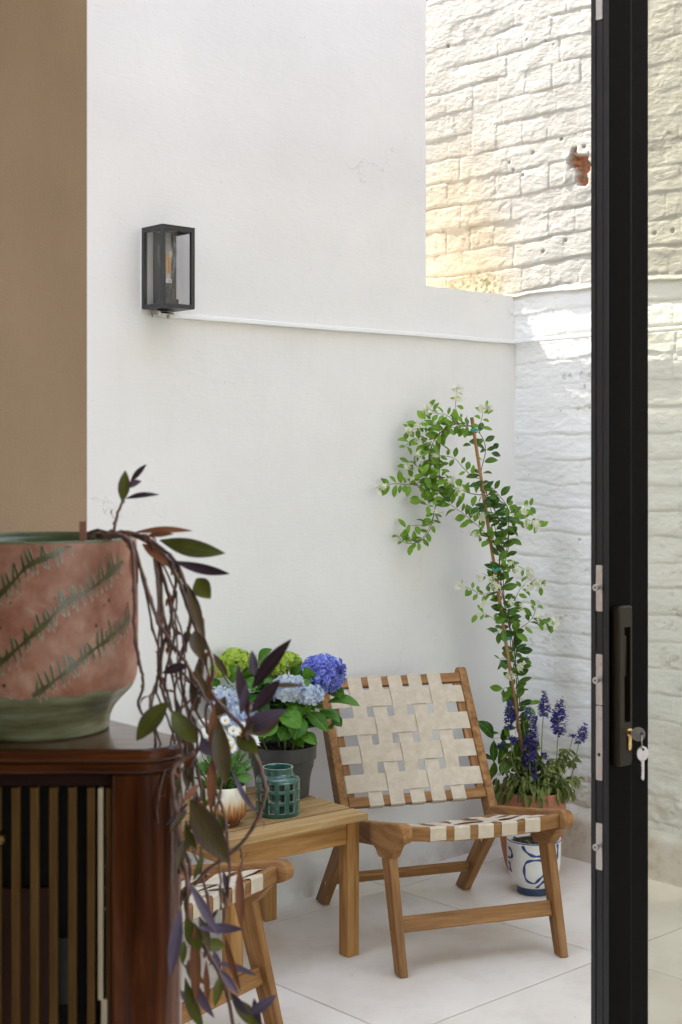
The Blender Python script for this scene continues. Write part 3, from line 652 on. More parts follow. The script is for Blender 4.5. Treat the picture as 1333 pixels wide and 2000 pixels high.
# ------------------------------------------------------------------ lounge chair, built in its own frame: x across, y to the back, origin between the front feet
def make_chair(label):
    t = thing('lounge_chair', label, 'chair', (-1.125, -.847, 0), R(-23.5), 'wooden lounge chairs with woven straps')
    fp = lambda x, a, b: Vector((x, a, b))
    HB, TH = .26, .030                                        # half width to frame centre, lateral thickness
    fd = Vector((0, .265, .437)).normalized(); fn = Vector((0, -.437, .265)).normalized()   # along post, its front normal
    P0 = Vector((0, .475, .335)); L = .511
    for sx in (-1, 1):
        a, b = sx*HB-TH/2, sx*HB+TH/2
        m = MB(); poly = []
        e = P0 + fd*(-.02)
        for q in (e, P0+fd*(L-.012)): poly.append(q)
        for k in range(1, 7): an = math.pi*k/7; poly.append(P0 + fd*(L-.012+.022*math.sin(an)) - fn*(.024-.024*math.cos(an)))
        poly += [P0+fd*(L-.012)-fn*.048, P0-fn*.062+fd*(-.05)]
        m.prism([(q.y, q.z) for q in poly], a, b, fp); m.build('back_post', M_TEAK, t, bevel=.004, world=False)
        m = MB(); poly = [(.475,.345),(.452,.352),(.425,.3575),(.39,.3635),(.30,.381),(.16,.409),(.05,.433),(-.010,.446),(-.030,.447),(-.045,.441),(-.053,.430),(-.054,.415),(-.048,.402),(-.036,.394),(-.012,.386),(.012,.374),(.032,.352),(.045,.336),(.060,.326),(.125,.313),(.146,.309),(.162,.312),(.176,.325),(.20,.330),(.30,.311),(.40,.291),(.47,.262),(.52,.262),(.512,.318)]
        m.prism(poly, a-.0012, b+.0012, fp); m.build('seat_rail', M_TEAK, t, bevel=.005, world=False)
        m = MB(); m.beam((sx*HB, .000, .0), (sx*HB, .097, .322), TH-.003, .043, (0,1,.3), w2=TH-.0015, d2=.064); 
        o = m.build('leg', M_TEAK, t, bevel=.003, world=False)
        m = MB(); m.beam((sx*HB, .735, .0), (sx*HB, .490, .285), TH-.003, .056, (0,-1,-.4), w2=TH-.003, d2=.066); o2 = m.build('leg', M_TEAK, t, bevel=.003, world=False)
        # square the feet off on the floor
        for ob in (o, o2):
            for v in ob.data.vertices:
                if v.co.z < .06: v.co.y -= (v.co.z)*((.097/.322) if ob is o else (-.245/.285)); v.co.z = .001
        for (yy, zz) in ((.035, .118), (.655, .088)):
            for se in (-1, 1): m = MB(); m.tube([(sx*HB+se*(TH/2-.002), yy, zz), (sx*HB+se*(TH/2+.001), yy, zz)], [.0055,.0055], 12); m.build('bolt', M_BRASS, t, 40, world=False)
        m = MB(); c0 = Vector((sx*(HB-TH/2-.001), .528, .236)); dr = Vector((0, .245, -.285)).normalized(); m.beam(c0-dr*.03, c0+dr*.03, .018, .0022, (1,0,0))
        for q in (-.022, .0, .022): m.tube([c0+dr*q+Vector((-sx*.0008,0,0)), c0+dr*q+Vector((-sx*.0022,0,0))], .003, 10)
        m.build('hinge_plate', M_BRASS, t, 40, world=False)
    W = HB-TH/2
    m = MB(); m.beam((-W+.001, .041, .135), (W-.001, .041, .135), .020, .046, (0,.3,1)); m.build('stretcher', M_TEAK, t, bevel=.003, world=False)
    m = MB(); m.beam((-W+.001, .648, .100), (W-.001, .648, .100), .020, .036, (0,-.6,.8)); m.build('stretcher', M_TEAK, t, bevel=.003, world=False)
    pt = lambda v, n: P0 + fd*v + fn*n                        # panel plane: v up the post, n out of its face
    vb, vt = .062, .478
    for v in (vb, vt):
        m = MB(); c0 = pt(v, -.012); m.beam((-W+.001, c0.y, c0.z), (W-.001, c0.y, c0.z), .022, .034, fd); m.build('back_bar', M_TEAK, t, bevel=.003, world=False)
    for sx in (-1, 1):
        m = MB(); a, b = pt(vb+.018, -.016), pt(vt-.018, -.016); x = sx*(W-.014); m.beam((x, a.y, a.z), (x, b.y, b.z), .026, .018, fn); m.build('back_bar', M_TEAK, t, bevel=.003, world=False)
    # webbing of the back: 5 upright straps round the bars, 4 level straps round the inner stiles
    wb = MB(); SWd = .0495; xsv = [(-2+j)*.0735 - .002 for j in range(5)]; vsh = [vb + (vt-vb)*(.5+(i-1.5)*.236) for i in range(4)]
    for j, x in enumerate(xsv):
        path = []; 
        path += [pt(vb-.010, -.026), pt(vb-.0185, -.022), pt(vb-.0192, -.002), pt(vb-.016, .0008)]
        for k in range(33):
            v = vb-.012 + (vt-vb+.024)*k/32; n = -.0005; nb = min(range(4), key=lambda i: abs(v-vsh[i])); dd = abs(v-vsh[nb])
            if dd < .056: n += .0025*(1 if (nb+j) % 2 else -1)*math.cos(dd/.056*math.pi/2)
            path.append(pt(v, n))
        path += [pt(vt+.016, .0008), pt(vt+.0192, -.002), pt(vt+.0185, -.022), pt(vt+.010, -.026)]
        wb.ribbon([q + Vector((x, 0, 0)) for q in path], SWd, (1,0,0), fn)
    for i, v in enumerate(vsh):
        path = []; xe = W-.002
        path += [(-xe+.012, -.027), (-xe+.002, -.022), (-xe, -.006)]
        for k in range(41):
            x = -xe+.004 + (2*xe-.008)*k/40; n = -.0010; nb = min(range(5), key=lambda q: abs(x-xsv[q])); dd = abs(x-xsv[nb])
            if dd < .036: n += .0025*(-1 if (i+nb) % 2 else 1)*math.cos(dd/.036*math.pi/2)
            if abs(x) > W-.05: n -= .004*(abs(x)-W+.05)/.05
            path.append((x, n))
        path += [(xe, -.006), (xe-.002, -.022), (xe-.012, -.027)]
        wb.ribbon([pt(v, n) + Vector((x, 0, 0)) for x, n in path], .061, fd, fn)
    wb.build('back_webbing', M_WEB, t, world=False)
    # seat: dished front and rear bars, side bars, webbing
    sag = lambda x: -.013*(1-(x/W)**2)
    def zs_(y): return .440 - .232*(y+.02)                    # seat plane
    for y, hgt in ((-.010, .040), (.405, .034)):
        m = MB(); N = 12; V = []; G = []
        for i in range(N+1):
            x = -W+.001 + (2*W-.002)*i/N
            for dy, dz in ((-.011,-hgt),(.011,-hgt),(.011,0),(-.011,0)): V.append((x, y+dy, zs_(y)-.003+sag(x)+dz)); G.append((x+y, dy, dz))
        m.add(V, [(i*4+k, i*4+(k+1)%4, (i+1)*4+(k+1)%4, (i+1)*4+k) for i in range(N) for k in range(4)] + [(3,2,1,0), tuple(range(N*4, N*4+4))], 0, .5, G)
        m.build('seat_bar', M_TEAK, t, bevel=.003, world=False)
    for sx in (-1, 1):
        m = MB(); m.beam((sx*(W-.012), .004, zs_(.004)-.024), (sx*(W-.012), .392, zs_(.392)-.024), .022, .026); m.build('seat_bar', M_TEAK, t, bevel=.003, world=False)
    ws = MB(); xss = [(-2+j)*.0765 for j in range(5)]; ysh = [.045+.091*i for i in range(4)]; SWs = .050
    for j, x in enumerate(xss):
        path = [Vector((x, .004, zs_(0)-.046+sag(x))), Vector((x, -.016, zs_(-.02)-.0450+sag(x))), Vector((x, -.0225, zs_(-.02)-.041+sag(x))), Vector((x, -.0228, zs_(-.02)-.006+sag(x)))]
        for k in range(29):
            y = -.019 + .437*k/28; n = -.0012; nb = min(range(4), key=lambda i: abs(y-ysh[i])); dd = abs(y-ysh[nb])
            if dd < .046: n += .0034*(1 if (nb+j) % 2 else -1)*math.cos(dd/.046*math.pi/2)
            n -= .012*math.sin(math.pi*min(1, max(0, y/.41)))
            path.append(Vector((x, y, zs_(y)+n+sag(x))))
        path.append(Vector((x, .4185, zs_(.42)-.03+sag(x))))
        ws.ribbon(path, SWs, (1,0,0), (0,0,1))
    for i, y in enumerate(ysh):
        path = []; xe = W-.001
        path += [(-xe+.01, -.040), (-xe, -.034), (-xe, -.013)]
        for k in range(37):
            x = -xe+.003 + (2*xe-.006)*k/36; n = -.0012; nb = min(range(5), key=lambda q: abs(x-xss[q])); dd = abs(x-xss[nb])
            if dd < .038: n += .0034*(-1 if (i+nb) % 2 else 1)*math.cos(dd/.038*math.pi/2)
            n -= .012*math.sin(math.pi*y/.41)*(1-(x/W)**2); n += -.008*max(0, (abs(x)-W+.03)/.03)
            path.append((x, n))
        path += [(xe, -.013), (xe, -.034), (xe-.01, -.040)]
        ws.ribbon([Vector((x, y, zs_(y)+n+sag(x))) for x, n in path], SWs, (0,1,-.232), (0,0,1))
    ws.build('seat_webbing', M_WEB, t, world=False)
    return t
chair = make_chair('wooden lounge chair with woven strap seat and back, in full view against the white wall')
c2 = chair.copy(); COL.objects.link(c2)
for ch in list(chair.children):
    q = ch.copy(); COL.objects.link(q); q.parent = c2
c2.location = (-2.131, -.847, 0); c2.rotation_euler = (0, 0, R(13.5))
c2['label'] = 'wooden lounge chair half hidden behind the trailing plant, only its seat corner showing'

# ------------------------------------------------------------------ slatted side table
TZ = .432; TC = Vector((-1.552, -.282, 0)); TR = R(-4.0)
T = thing('side_table', 'slatted wooden side table holding flower pots between the two chairs', 'table', TC, TR)
tw = .515; n = 6; pitch = tw/n
for i in range(n):
    m = MB(); y = -tw/2 + pitch*(i+.5); m.box((rnd(-.003,.003), y, TZ-.011), (tw, pitch-.011, .022), tint=rnd(.22,.5)); m.build('slat', M_TOPWOOD, T, bevel=.0015, world=False)
lg = .213; ls = .045
for sx in (-1,1):
    for sy in (-1,1):
        m = MB(); m.box((sx*lg, sy*lg, (TZ-.0225)/2), (ls, ls, TZ-.0225)); m.build('leg', M_TABLE, T, bevel=.003, world=False)
for k in (-1, 1):
    m = MB(); m.box((0, k*(lg+ls/2-.016), TZ-.0565), (2*lg-ls, .02, .066)); m.build('apron', M_TABLE, T, bevel=.002, world=False)
    m = MB(); m.box((k*(lg+ls/2-.016), 0, TZ-.0565), (.02, 2*lg-ls, .066)); m.build('apron', M_TABLE, T, bevel=.002, world=False)
# ------------------------------------------------------------------ plants on the table
VT = Vector((0,0,1))
TOC = (CAM - Vector((-1.5, -.3, .6))).normalized()
def onsurf(c, r, d): return c + d*r
def rdir(zmin=-1, zmax=1):
    z = rnd(zmin, zmax); a = rnd(0, 2*math.pi); q = math.sqrt(1-z*z); return Vector((q*math.cos(a), q*math.sin(a), z))
def soil_disc(name, c, r, z, parent, mat=None):
    m = MB(); n = 28; V = [Vector((c.x, c.y, z+.006))]; rings = 7
    for i in range(1, rings+1):
        for j in range(n):
            a = 2*math.pi*j/n; rr = r*i/rings; V.append(Vector((c.x+rr*math.cos(a), c.y+rr*math.sin(a), z + rnd(-.005,.007)*(1 if i < rings else .2))))
    Fs = [(0, 1+j, 1+(j+1)%n) for j in range(n)] + [(1+(i-1)*n+j, 1+i*n+j, 1+i*n+(j+1)%n, 1+(i-1)*n+(j+1)%n) for i in range(1, rings) for j in range(n)]
    m.add(V, Fs)
    for k in range(60):
        a = rnd(0, 6.28); rr = r*.92*math.sqrt(rnd(0,1)); q = Vector((c.x+rr*math.cos(a), c.y+rr*math.sin(a), z+.004)); d = rdir(-.2,.3)*rnd(.004,.012)
        m.beam(q-d, q+d, rnd(.002,.005), rnd(.002,.004), (0,.1,1))
    return m.build(name, mat or M_SOIL, parent)
def floret(m, c, d, r, mat, tint, npet=4, cup=.35, wide=1.0, center=None):
    u = d.orthogonal().normalized(); u = Matrix.Rotation(rnd(0,6.28), 3, d) @ u
    for k in range(npet):
        q = Matrix.Rotation(2*math.pi*k/npet, 3, d) @ u
        s_ = d.cross(q); b = c + d*.001
        P = [b, b + q*r*.42 + s_*r*.36*wide + d*r*cup*.5, b + q*r*.88 + s_*r*.40*wide + d*r*cup*.75, b + q*r*1.05 + d*r*cup*.45, b + q*r*.88 - s_*r*.40*wide + d*r*cup*.75, b + q*r*.42 - s_*r*.36*wide + d*r*cup*.5, b + q*r*.55 + d*r*cup*.25]
        G = [(0,0,0),(.4,.36,0),(.85,.48,0),(1,.5,0),(.85,-.48,0),(.4,-.36,0),(.5,.06,0)]
        m.add(P, [(0,1,6),(1,2,6),(2,3,6),(3,4,6),(4,5,6),(5,0,6)], mat, tint + rnd(-.15,.15), G)
    if center is not None: m.lathe([(0,-.0006),(r*.10,0),(r*.07,r*.08),(0,r*.11)], c+d*.0012, 6, center)

# hydrangea in a grey nursery pot
def tpx(px, py, z): return on_z(px, py, z)
hc = tpx(552, 1553, TZ); sc_ = (hc-CAM).dot(FWD)/F          # metres per pixel there
Hy = thing('hydrangea', 'flowering hydrangea with blue, pale and lime green heads in a grey plastic pot', 'potted plant', hc)
rr_, rb_ = 67*sc_, 52*sc_; ht = (on_z(552,1553,TZ).z, at(552, 1452, (hc-CAM).dot(FWD)).z)
zr = ht[1]; hgt = zr-TZ
m = MB(); m.lathe([(0,.002),(rb_-.004,.001),(rb_,.004),(rb_*1.05,hgt*.35),(rr_*.935,hgt*.70),(rr_*.945,hgt*.72),(rr_*.985,hgt*.725),(rr_*.99,hgt*.74),(rr_*1.0,hgt*.965),(rr_*1.02,hgt*.975),(rr_*1.02,hgt*.995),(rr_*1.0,hgt),(rr_*.975,hgt*.99),(rr_*.95,hgt*.80),(rr_*.9,hgt*.55)], hc, 64)
pot_ = m.build('pot', M_DARKPOT, Hy, 35)
# care label on the side of the pot
m = MB(); la = math.atan2((CAM-hc).y, (CAM-hc).x)
def onpot(a, z): r = rb_*1.05 + (rr_*.935-rb_*1.05)*(z/hgt-.35)/.35 + .0008; return hc + Vector((r*math.cos(a), r*math.sin(a), z))
a0, a1, z0_, z1_ = la-R(52), la-R(22), hgt*.10, hgt*.62; nn = 8
m.add([onpot(a0+(a1-a0)*i/nn, z) for i in range(nn+1) for z in (z0_, z1_)], [(2*i, 2*i+2, 2*i+3, 2*i+1) for i in range(nn)], 0)
for k in range(4):
    ca, cz_ = a0+(a1-a0)*rnd(.2,.8), z0_+(z1_-z0_)*rnd(.55,.9); dd = Vector((math.cos(ca), math.sin(ca), 0)); floret(m, onpot(ca, cz_)+dd*.0006, dd, .010, 1, .6, 4, .02)
m.build('care_label', [simple('dark_label', (.035,.022,.018), .4, var=.5, scale=60), M_PALE], Hy)
soil_disc('soil', hc, rr_*.94, zr-.018, Hy)
dH = (hc-CAM).dot(FWD)
def hp(px, py, off=0): return at(px, py, dH+off)             # px, and metres behind (+) or in front (-) of the pot axis
heads = [('blue', 631, 1318, .02, 47, M_BLUE, .5), ('pale', 566, 1346, -.09, 37, M_PALE, .5), ('pale', 606, 1357, -.10, 27, M_PALE, .35), ('pale', 440, 1368, -.04, 38, M_PALE, .45), ('lime', 460, 1290, .03, 34, M_LIME, .55), ('lime', 434, 1310, .01, 26, M_LIME, .5), ('lime', 534, 1303, .05, 30, M_LIME, .55), ('lime', 562, 1296, .06, 32, M_LIME, .5), ('pale', 470, 1398, -.07, 34, M_PALE, .4)]
stems = MB()
for kd, px, py, off, rp, mat, tn in heads:
    c = hp(px, py, off); r = rp*sc_; m = MB(); flat = {'blue': .86, 'pale': .62, 'lime': .80}[kd]
    N = {'blue': 120, 'pale': 75, 'lime': 150}[kd]; fr = {'blue': .33, 'pale': .40, 'lime': .17}[kd]*r
    for i in range(N):
        zz = 1 - (i+.5)/N*1.62; a = i*2.39996 + rnd(-.2,.2); q = math.sqrt(max(0, 1-zz*zz)); d = Vector((q*math.cos(a), q*math.sin(a), zz)); dd = Vector((d.x, d.y, d.z*flat))
        d2 = (d + rdir()*.45).normalized()
        floret(m, c + dd*(r*(.84+rnd(-.07,.07)) - fr*.2), d2, fr*rnd(.85,1.12), 0, tn + (.25 if zz > .5 else 0)*rnd(0,1) + (rnd(-.3,.3) if kd != 'blue' else rnd(-.22,.25)), 4, rnd(.15,.5))
    for i in range(40): d = rdir(-.6, 1); stems.tube([c - VT*r*.5, c + Vector((d.x,d.y,d.z*flat))*r*.72], .0008, 4, 0, .5, False)
    m.build('flower_head', mat, Hy)
    b0 = Vector((hc.x+(c.x-hc.x)*.35, hc.y+(c.y-hc.y)*.35, zr-.02))
    stems.tube(smoothpath([b0, b0.lerp(c, .5)+VT*.02, c - VT*r*.25], 5), [.0028]*10+[.0022], 6)
stems.build('stem', M_STEM, Hy, 'all')
m = MB()
lv = [(640,1372,704,1380,.0,34),(625,1390,665,1412,-.05,30),(600,1390,640,1430,-.10,34),(590,1400,575,1446,-.13,40),(600,1430,618,1455,-.12,18),(560,1420,548,1447,-.12,34),(545,1395,590,1424,-.13,44),(540,1400,508,1440,-.12,36),(560,1385,575,1402,-.12,30),(520,1390,505,1452,-.10,32),(575,1330,590,1303,.02,34),(560,1310,588,1287,.03,32),(505,1300,532,1268,.05,34),(490,1330,478,1290,.04,34),(450,1330,470,1300,.0,36),(470,1335,500,1350,-.03,34),(455,1340,430,1370,-.02,30),(430,1330,402,1345,.0,28),(610,1330,597,1301,-.04,26),(585,1330,607,1345,-.09,20),(650,1400,668,1420,-.02,22),(640,1420,650,1425,-.05,22),(610,1405,660,1398,-.06,28),(585,1435,620,1456,-.13,16),(470,1320,510,1300,.02,34),(520,1320,540,1290,.03,30),(500,1370,525,1400,-.06,36),(480,1370,455,1410,-.04,34),(640,1350,675,1365,.03,30),(520,1420,495,1448,-.06,28),(600,1370,585,1400,-.07,32),(540,1330,520,1350,-.02,34),(425,1350,410,1390,.01,30)]
for (x0_,y0_,x1_,y1_,off,wp) in lv:
    p0, p1 = hp(x0_,y0_,off+.01), hp(x1_,y1_,off-.02); nr = (TOC*.75 + VT*rnd(.3,.9) + rdir()*.35)
    m.leaf(p0, p1, wp*sc_, nr, rnd(.06,.2), rnd(.15,.4), .48, 0, rnd(.25,.95), 8, .85, .012)
for k in range(130):                                          # inner and rear leaves
    a = rnd(0, 6.28); q0 = Vector((hc.x, hc.y, 0)) + Vector((math.cos(a), math.sin(a), 0))*rnd(.0,.07) + VT*(zr+rnd(.01,.18)); dr = Vector((math.cos(a), math.sin(a), rnd(-.35,.5))).normalized()
    m.leaf(q0, q0+dr*rnd(.06,.10), rnd(.04,.062), VT+rdir()*.5, rnd(.05,.2), .25, .48, 0, rnd(.05,.6), 6, .85, .01)
m.build('foliage', M_HYD, Hy, 'all')

# daisies in a drip-glazed pot
dc = tpx(434, 1610, TZ); s2 = (dc-CAM).dot(FWD)/F; dD = (dc-CAM).dot(FWD)
Da = thing('daisy_pot', 'white daisies in a cream pot with brown drip glaze on the side table', 'potted plant', dc)
rp_ = 47*s2; hz_ = at(434, 1532, dD).z - TZ
t = NT('drip_glaze'); c = t.coord(); sp = t.n('ShaderNodeSeparateXYZ'); t.l(c, sp.inputs[0])
nn_ = t.noise(t.mapping(c, (70, 70, 9)), 1, 4, .6, .3)
f = t.math('ADD', t.math('DIVIDE', t.math('SUBTRACT', sp.outputs[2], 0.0), hz_), t.math('MULTIPLY', t.math('SUBTRACT', nn_, .5), .75))
M_DRIP = t.done(t.bsdf(t.ramp(f, [(.12, (.10,.03,.010)), (.30, (.25,.085,.025)), (.46, (.42,.22,.09)), (.58, (.62,.50,.33)), (.74, (.70,.66,.56))]), .16, t.bump(nn_, .3, .003), 0, .5, .5))
m = MB(); fl_ = lambda a, i: (.022*math.cos(a*22) if 2 < i < 7 else 0)
m.lathe([(0,.001),(rp_*.72,.0),(rp_*.76,.004),(rp_*.75,.012),(rp_*.86,.018),(rp_*.97,hz_*.25),(rp_*1.0,hz_*.42),(rp_*1.0,hz_*.66),(rp_*.985,hz_*.97),(rp_*.97,hz_),(rp_*.93,hz_*.985),(rp_*.91,hz_*.7)], dc, 132, 0, .5, fl_)
m.build('pot', M_DRIP, Da, 45); soil_disc('soil', dc, rp_*.92, TZ+hz_*.86, Da)
ft, fo = MB(), MB()
daisies = [(490,1447,-.05,20),(470,1432,-.06,14),(456,1428,-.04,13),(446,1447,-.06,17),(452,1462,-.07,15),(405,1432,-.02,15),(384,1448,-.02,14),(420,1420,.0,14),(398,1412,.02,13),(432,1436,-.05,15),(412,1456,-.05,15),(474,1418,-.03,12),(370,1430,.01,13),(440,1408,.02,12),(380,1470,-.05,13)]
for (px, py, off, rp) in daisies:
    c = at(px, py, dD+off); d = (TOC*rnd(.4,1.1) + VT*rnd(.4,1) + rdir()*.5).normalized(); u = d.orthogonal().normalized(); r = rp*s2
    fm = MB(); npt = 17
    for lay in (0, 1):
        for k in range(npt):
            q = Matrix.Rotation(2*math.pi*(k+.5*lay)/npt, 3, d) @ u; rl = r*(1-.18*lay)*rnd(.9,1.05)
            fm.leaf(c, c+q*rl + d*rl*(.05+.2*lay), r*.27, d, .06, .1, .6, 0, rnd(.4,1), 4, .55)
    fm.lathe([(r*.27,0),(r*.25,r*.10),(r*.14,r*.16),(0,r*.18)], (0,0,0), 12, 1)
    rot = VT.rotation_difference(d).to_matrix(); nv = 12*4
    for i in range(len(fm.v)-nv, len(fm.v)): fm.v[i] = tuple(c + rot @ Vector(fm.v[i]))
    fm.build('daisy_head', [M_DAISY, M_YEL], Da, 'all')
    b0 = Vector((dc.x+(c.x-dc.x)*.4, dc.y+(c.y-dc.y)*.4, TZ+hz_*.9)); ft.tube(smoothpath([b0, b0.lerp(c,.55)+rdir()*.008, c-d*.004], 4), .0012, 5)
ft.build('stem', M_STEM, Da, 'all')
for k in range(340):
    a = rnd(0, 6.28); rr = rnd(0, .062); q0 = dc + Vector((math.cos(a)*rr, math.sin(a)*rr, hz_*.9+rnd(0,.075))); dr = (Vector((math.cos(a), math.sin(a), 0))*rnd(.3,1) + VT*rnd(-.1,1)).normalized(); L_ = rnd(.018,.04)
    fo.leaf(q0, q0+dr*L_, L_*rnd(.26,.5), VT+rdir()*.7, rnd(0,.25), .2, .6, 0, rnd(.1,1), 4, .8)
for (x0_,y0_,x1_,y1_,wp) in ((462,1520,492,1522,18),(460,1512,482,1500,15),(455,1500,462,1475,12),(468,1492,484,1470,8),(474,1500,492,1482,9),(465,1485,470,1462,9),(480,1510,496,1498,9),(440,1500,432,1475,14),(420,1500,408,1480,14),(402,1505,388,1492,14)):
    fo.leaf(at(x0_,y0_,dD-.05), at(x1_,y1_,dD-.07), wp*s2, TOC+VT*.5+rdir()*.3, .1, .2, .6, 0, rnd(.4,.9), 5, .8)
fo.build('foliage', M_DAISYL, Da, 'all')

# green ceramic lantern with square openings
gc_ = tpx(543, 1590, TZ); s3 = (gc_-CAM).dot(FWD)/F; dG = (gc_-CAM).dot(FWD)
GL = thing('ceramic_lantern', 'small green ceramic candle lantern with rows of square openings, in front of the grey pot', 'candle holder', gc_)
t = NT('green_glaze'); c = t.coord(); nz = t.noise(c, 40, 4)
M_GGLAZE = t.done(t.bsdf(t.ramp(nz, [(.3, (.016,.060,.046)), (.7, (.038,.115,.088))]), .14, None, 0, .5, .5))
M_GEDGE = simple('worn_glaze_edge', (.26,.33,.27), .3, var=.35, scale=200)
r = 43.5*s3; Hh = at(543, 1497, dG).z - TZ; zb_ = Hh*.785; NC = 13; th = .0065
m = MB(); cols = []
for k in range(NC):
    a0 = 2*math.pi*k/NC; da = 2*math.pi/NC
    cols += [(a0 + da*.0, 0), (a0 + da*.22, 0), (a0 + da*.44, 1), (a0 + da*.63, 1), (a0 + da*.82, 1)]
rowsz = [0, .012, Hh*.10, Hh*.27, Hh*.335, Hh*.50, Hh*.565, Hh*.70, zb_-.010]; hole_rows = {2, 4, 6}
NA = len(cols); NR = len(rowsz)
def iss(i, j): return not (j in hole_rows and cols[i % NA][1] == 1)
base = {}
for L_ in (0, 1):
    for j in range(NR):
        for i in range(NA):
            rr = r - L_*th; base[(L_,i,j)] = len(m.v)
            z_ = rowsz[j]; rr -= (.003 if j == 0 and L_ == 0 else 0)
            p = gc_ + Vector((rr*math.cos(cols[i][0]), rr*math.sin(cols[i][0]), z_)); m.v.append(tuple(p)); m.g.append(tuple(p))
def face(q, mt): m.f.append(q); m.m.append(mt); m.t.append(.5)
for j in range(NR-1):
    for i in range(NA):
        i2 = (i+1) % NA
        if iss(i, j):
            face([base[0,i,j], base[0,i2,j], base[0,i2,j+1], base[0,i,j+1]], 0); face([base[1,i,j], base[1,i,j+1], base[1,i2,j+1], base[1,i2,j]], 0)
            if not iss(i+1, j): face([base[0,i2,j], base[1,i2,j], base[1,i2,j+1], base[0,i2,j+1]], 1)
            if not iss(i-1, j): face([base[0,i,j], base[0,i,j+1], base[1,i,j+1], base[1,i,j]], 1)
            if j+1 < NR-1 and not iss(i, j+1): face([base[0,i,j+1], base[0,i2,j+1], base[1,i2,j+1], base[1,i,j+1]], 1)
            if j > 0 and not iss(i, j-1): face([base[0,i,j], base[1,i,j], base[1,i2,j], base[0,i2,j]], 1)
rc_ = 30*s3
m.lathe([(0,.006),(r-th,.006)], gc_, 48); m.lathe([(0,.0005),(r-.003,.0005)], gc_, 65)
m.lathe([(r, zb_-.010),(r-.0008, zb_-.005),(r-.0035, zb_-.0005),(r-.008, zb_+.0035),(rc_+.005, zb_+.006),(rc_+.001, zb_+.009),(rc_, zb_+.013),(rc_, Hh-.004),(rc_+.001, Hh-.001),(rc_-.001, Hh),(rc_-.005, Hh-.001),(rc_-.006, Hh-.006),(rc_-.006, zb_+.004),(r-th, zb_-.012)], gc_, 64, mats=[0,0,0,0,0,0,0,0,1,1,0,0,0,0])
# thin pale rims round the openings
m.build('body', [M_GGLAZE, M_GEDGE], GL, 50, bevel=.0009)

# ------------------------------------------------------------------ terracotta planter in the corner
pd = 5.2; pc = at(1038, 900, pd); pc.z = 0; s4 = pd/F
PL = thing('terracotta_planter', 'ribbed terracotta planter in the corner holding the climbing jasmine and violet salvia', 'planter', pc)
rt_ = 69*s4; ph_ = at(1038, 1540, pd).z
M_TERRA = simple('terracotta', (.46,.19,.115), .75, var=.12, scale=14, spec=.25, bump=.1)
m = MB(); rib = lambda a, i: (.016*abs(math.cos(a*28)) if 1 < i < 11 else 0)
m.lathe([(0,.002),(rt_*.62,.002),(rt_*.66,.008),(rt_*.74,ph_*.12),(rt_*.83,ph_*.30),(rt_*.90,ph_*.5),(rt_*.94,ph_*.7),(rt_*.965,ph_*.86),(rt_*.975,ph_*.90),(rt_*.985,ph_*.93),(rt_*1.0,ph_*.985),(rt_*.995,ph_),(rt_*.955,ph_),(rt_*.93,ph_*.96),(rt_*.90,ph_*.8)], pc, 224, 0, .5, rib)
m.build('pot', M_TERRA, PL, 45); soil_disc('soil', pc, rt_*.91, ph_-.03, PL)

# star jasmine on its cane
def jd(py): return 5.2 - .06*(1545-py)/730
def jp(px, py, off=0):
    p = at(px, py, jd(py)+off); q = on_y(px, py, -.055 + rnd(-.012, .012))
    return p if p.y < q.y else q
def jc(x, y, off=0): return jp(720+.29*x, 740+.29*y, off)    # tracing frame
J = thing('climbing_jasmine', 'climbing star jasmine with small cream flowers trained up a leaning cane in the corner', 'climbing plant', (pc.x, pc.y, ph_-.03))
m = MB(); ct = jp(922, 815); cb = jp(1036, 1556); cb.z = ph_-.05
cp = [ct.lerp(cb, k/14) for k in range(15)]; crad = [.0062 + (.0007 if k % 3 == 0 else 0) for k in range(15)]
m.tube(cp, crad, 10); m.build('cane', M_CANE, J, 50)
m = MB()
for py, ww in ((839, .012), (1106, .010), (1240, .008), (1490, .012)):
    q = ct.lerp(cb, (py-815)/(1556-815)); ax = (cb-ct).normalized()
    m = MB(); m.tube([q-ax*.006, q+ax*.006], .0115, 10); m.beam(q+RT*.009-FWD*.006, q+RT*.020-FWD*.012+VT*.004, .006, .0015, FWD); m.build('plant_tie', M_TIE, J)
S_ = MB(); LF = MB(); FLW = MB()
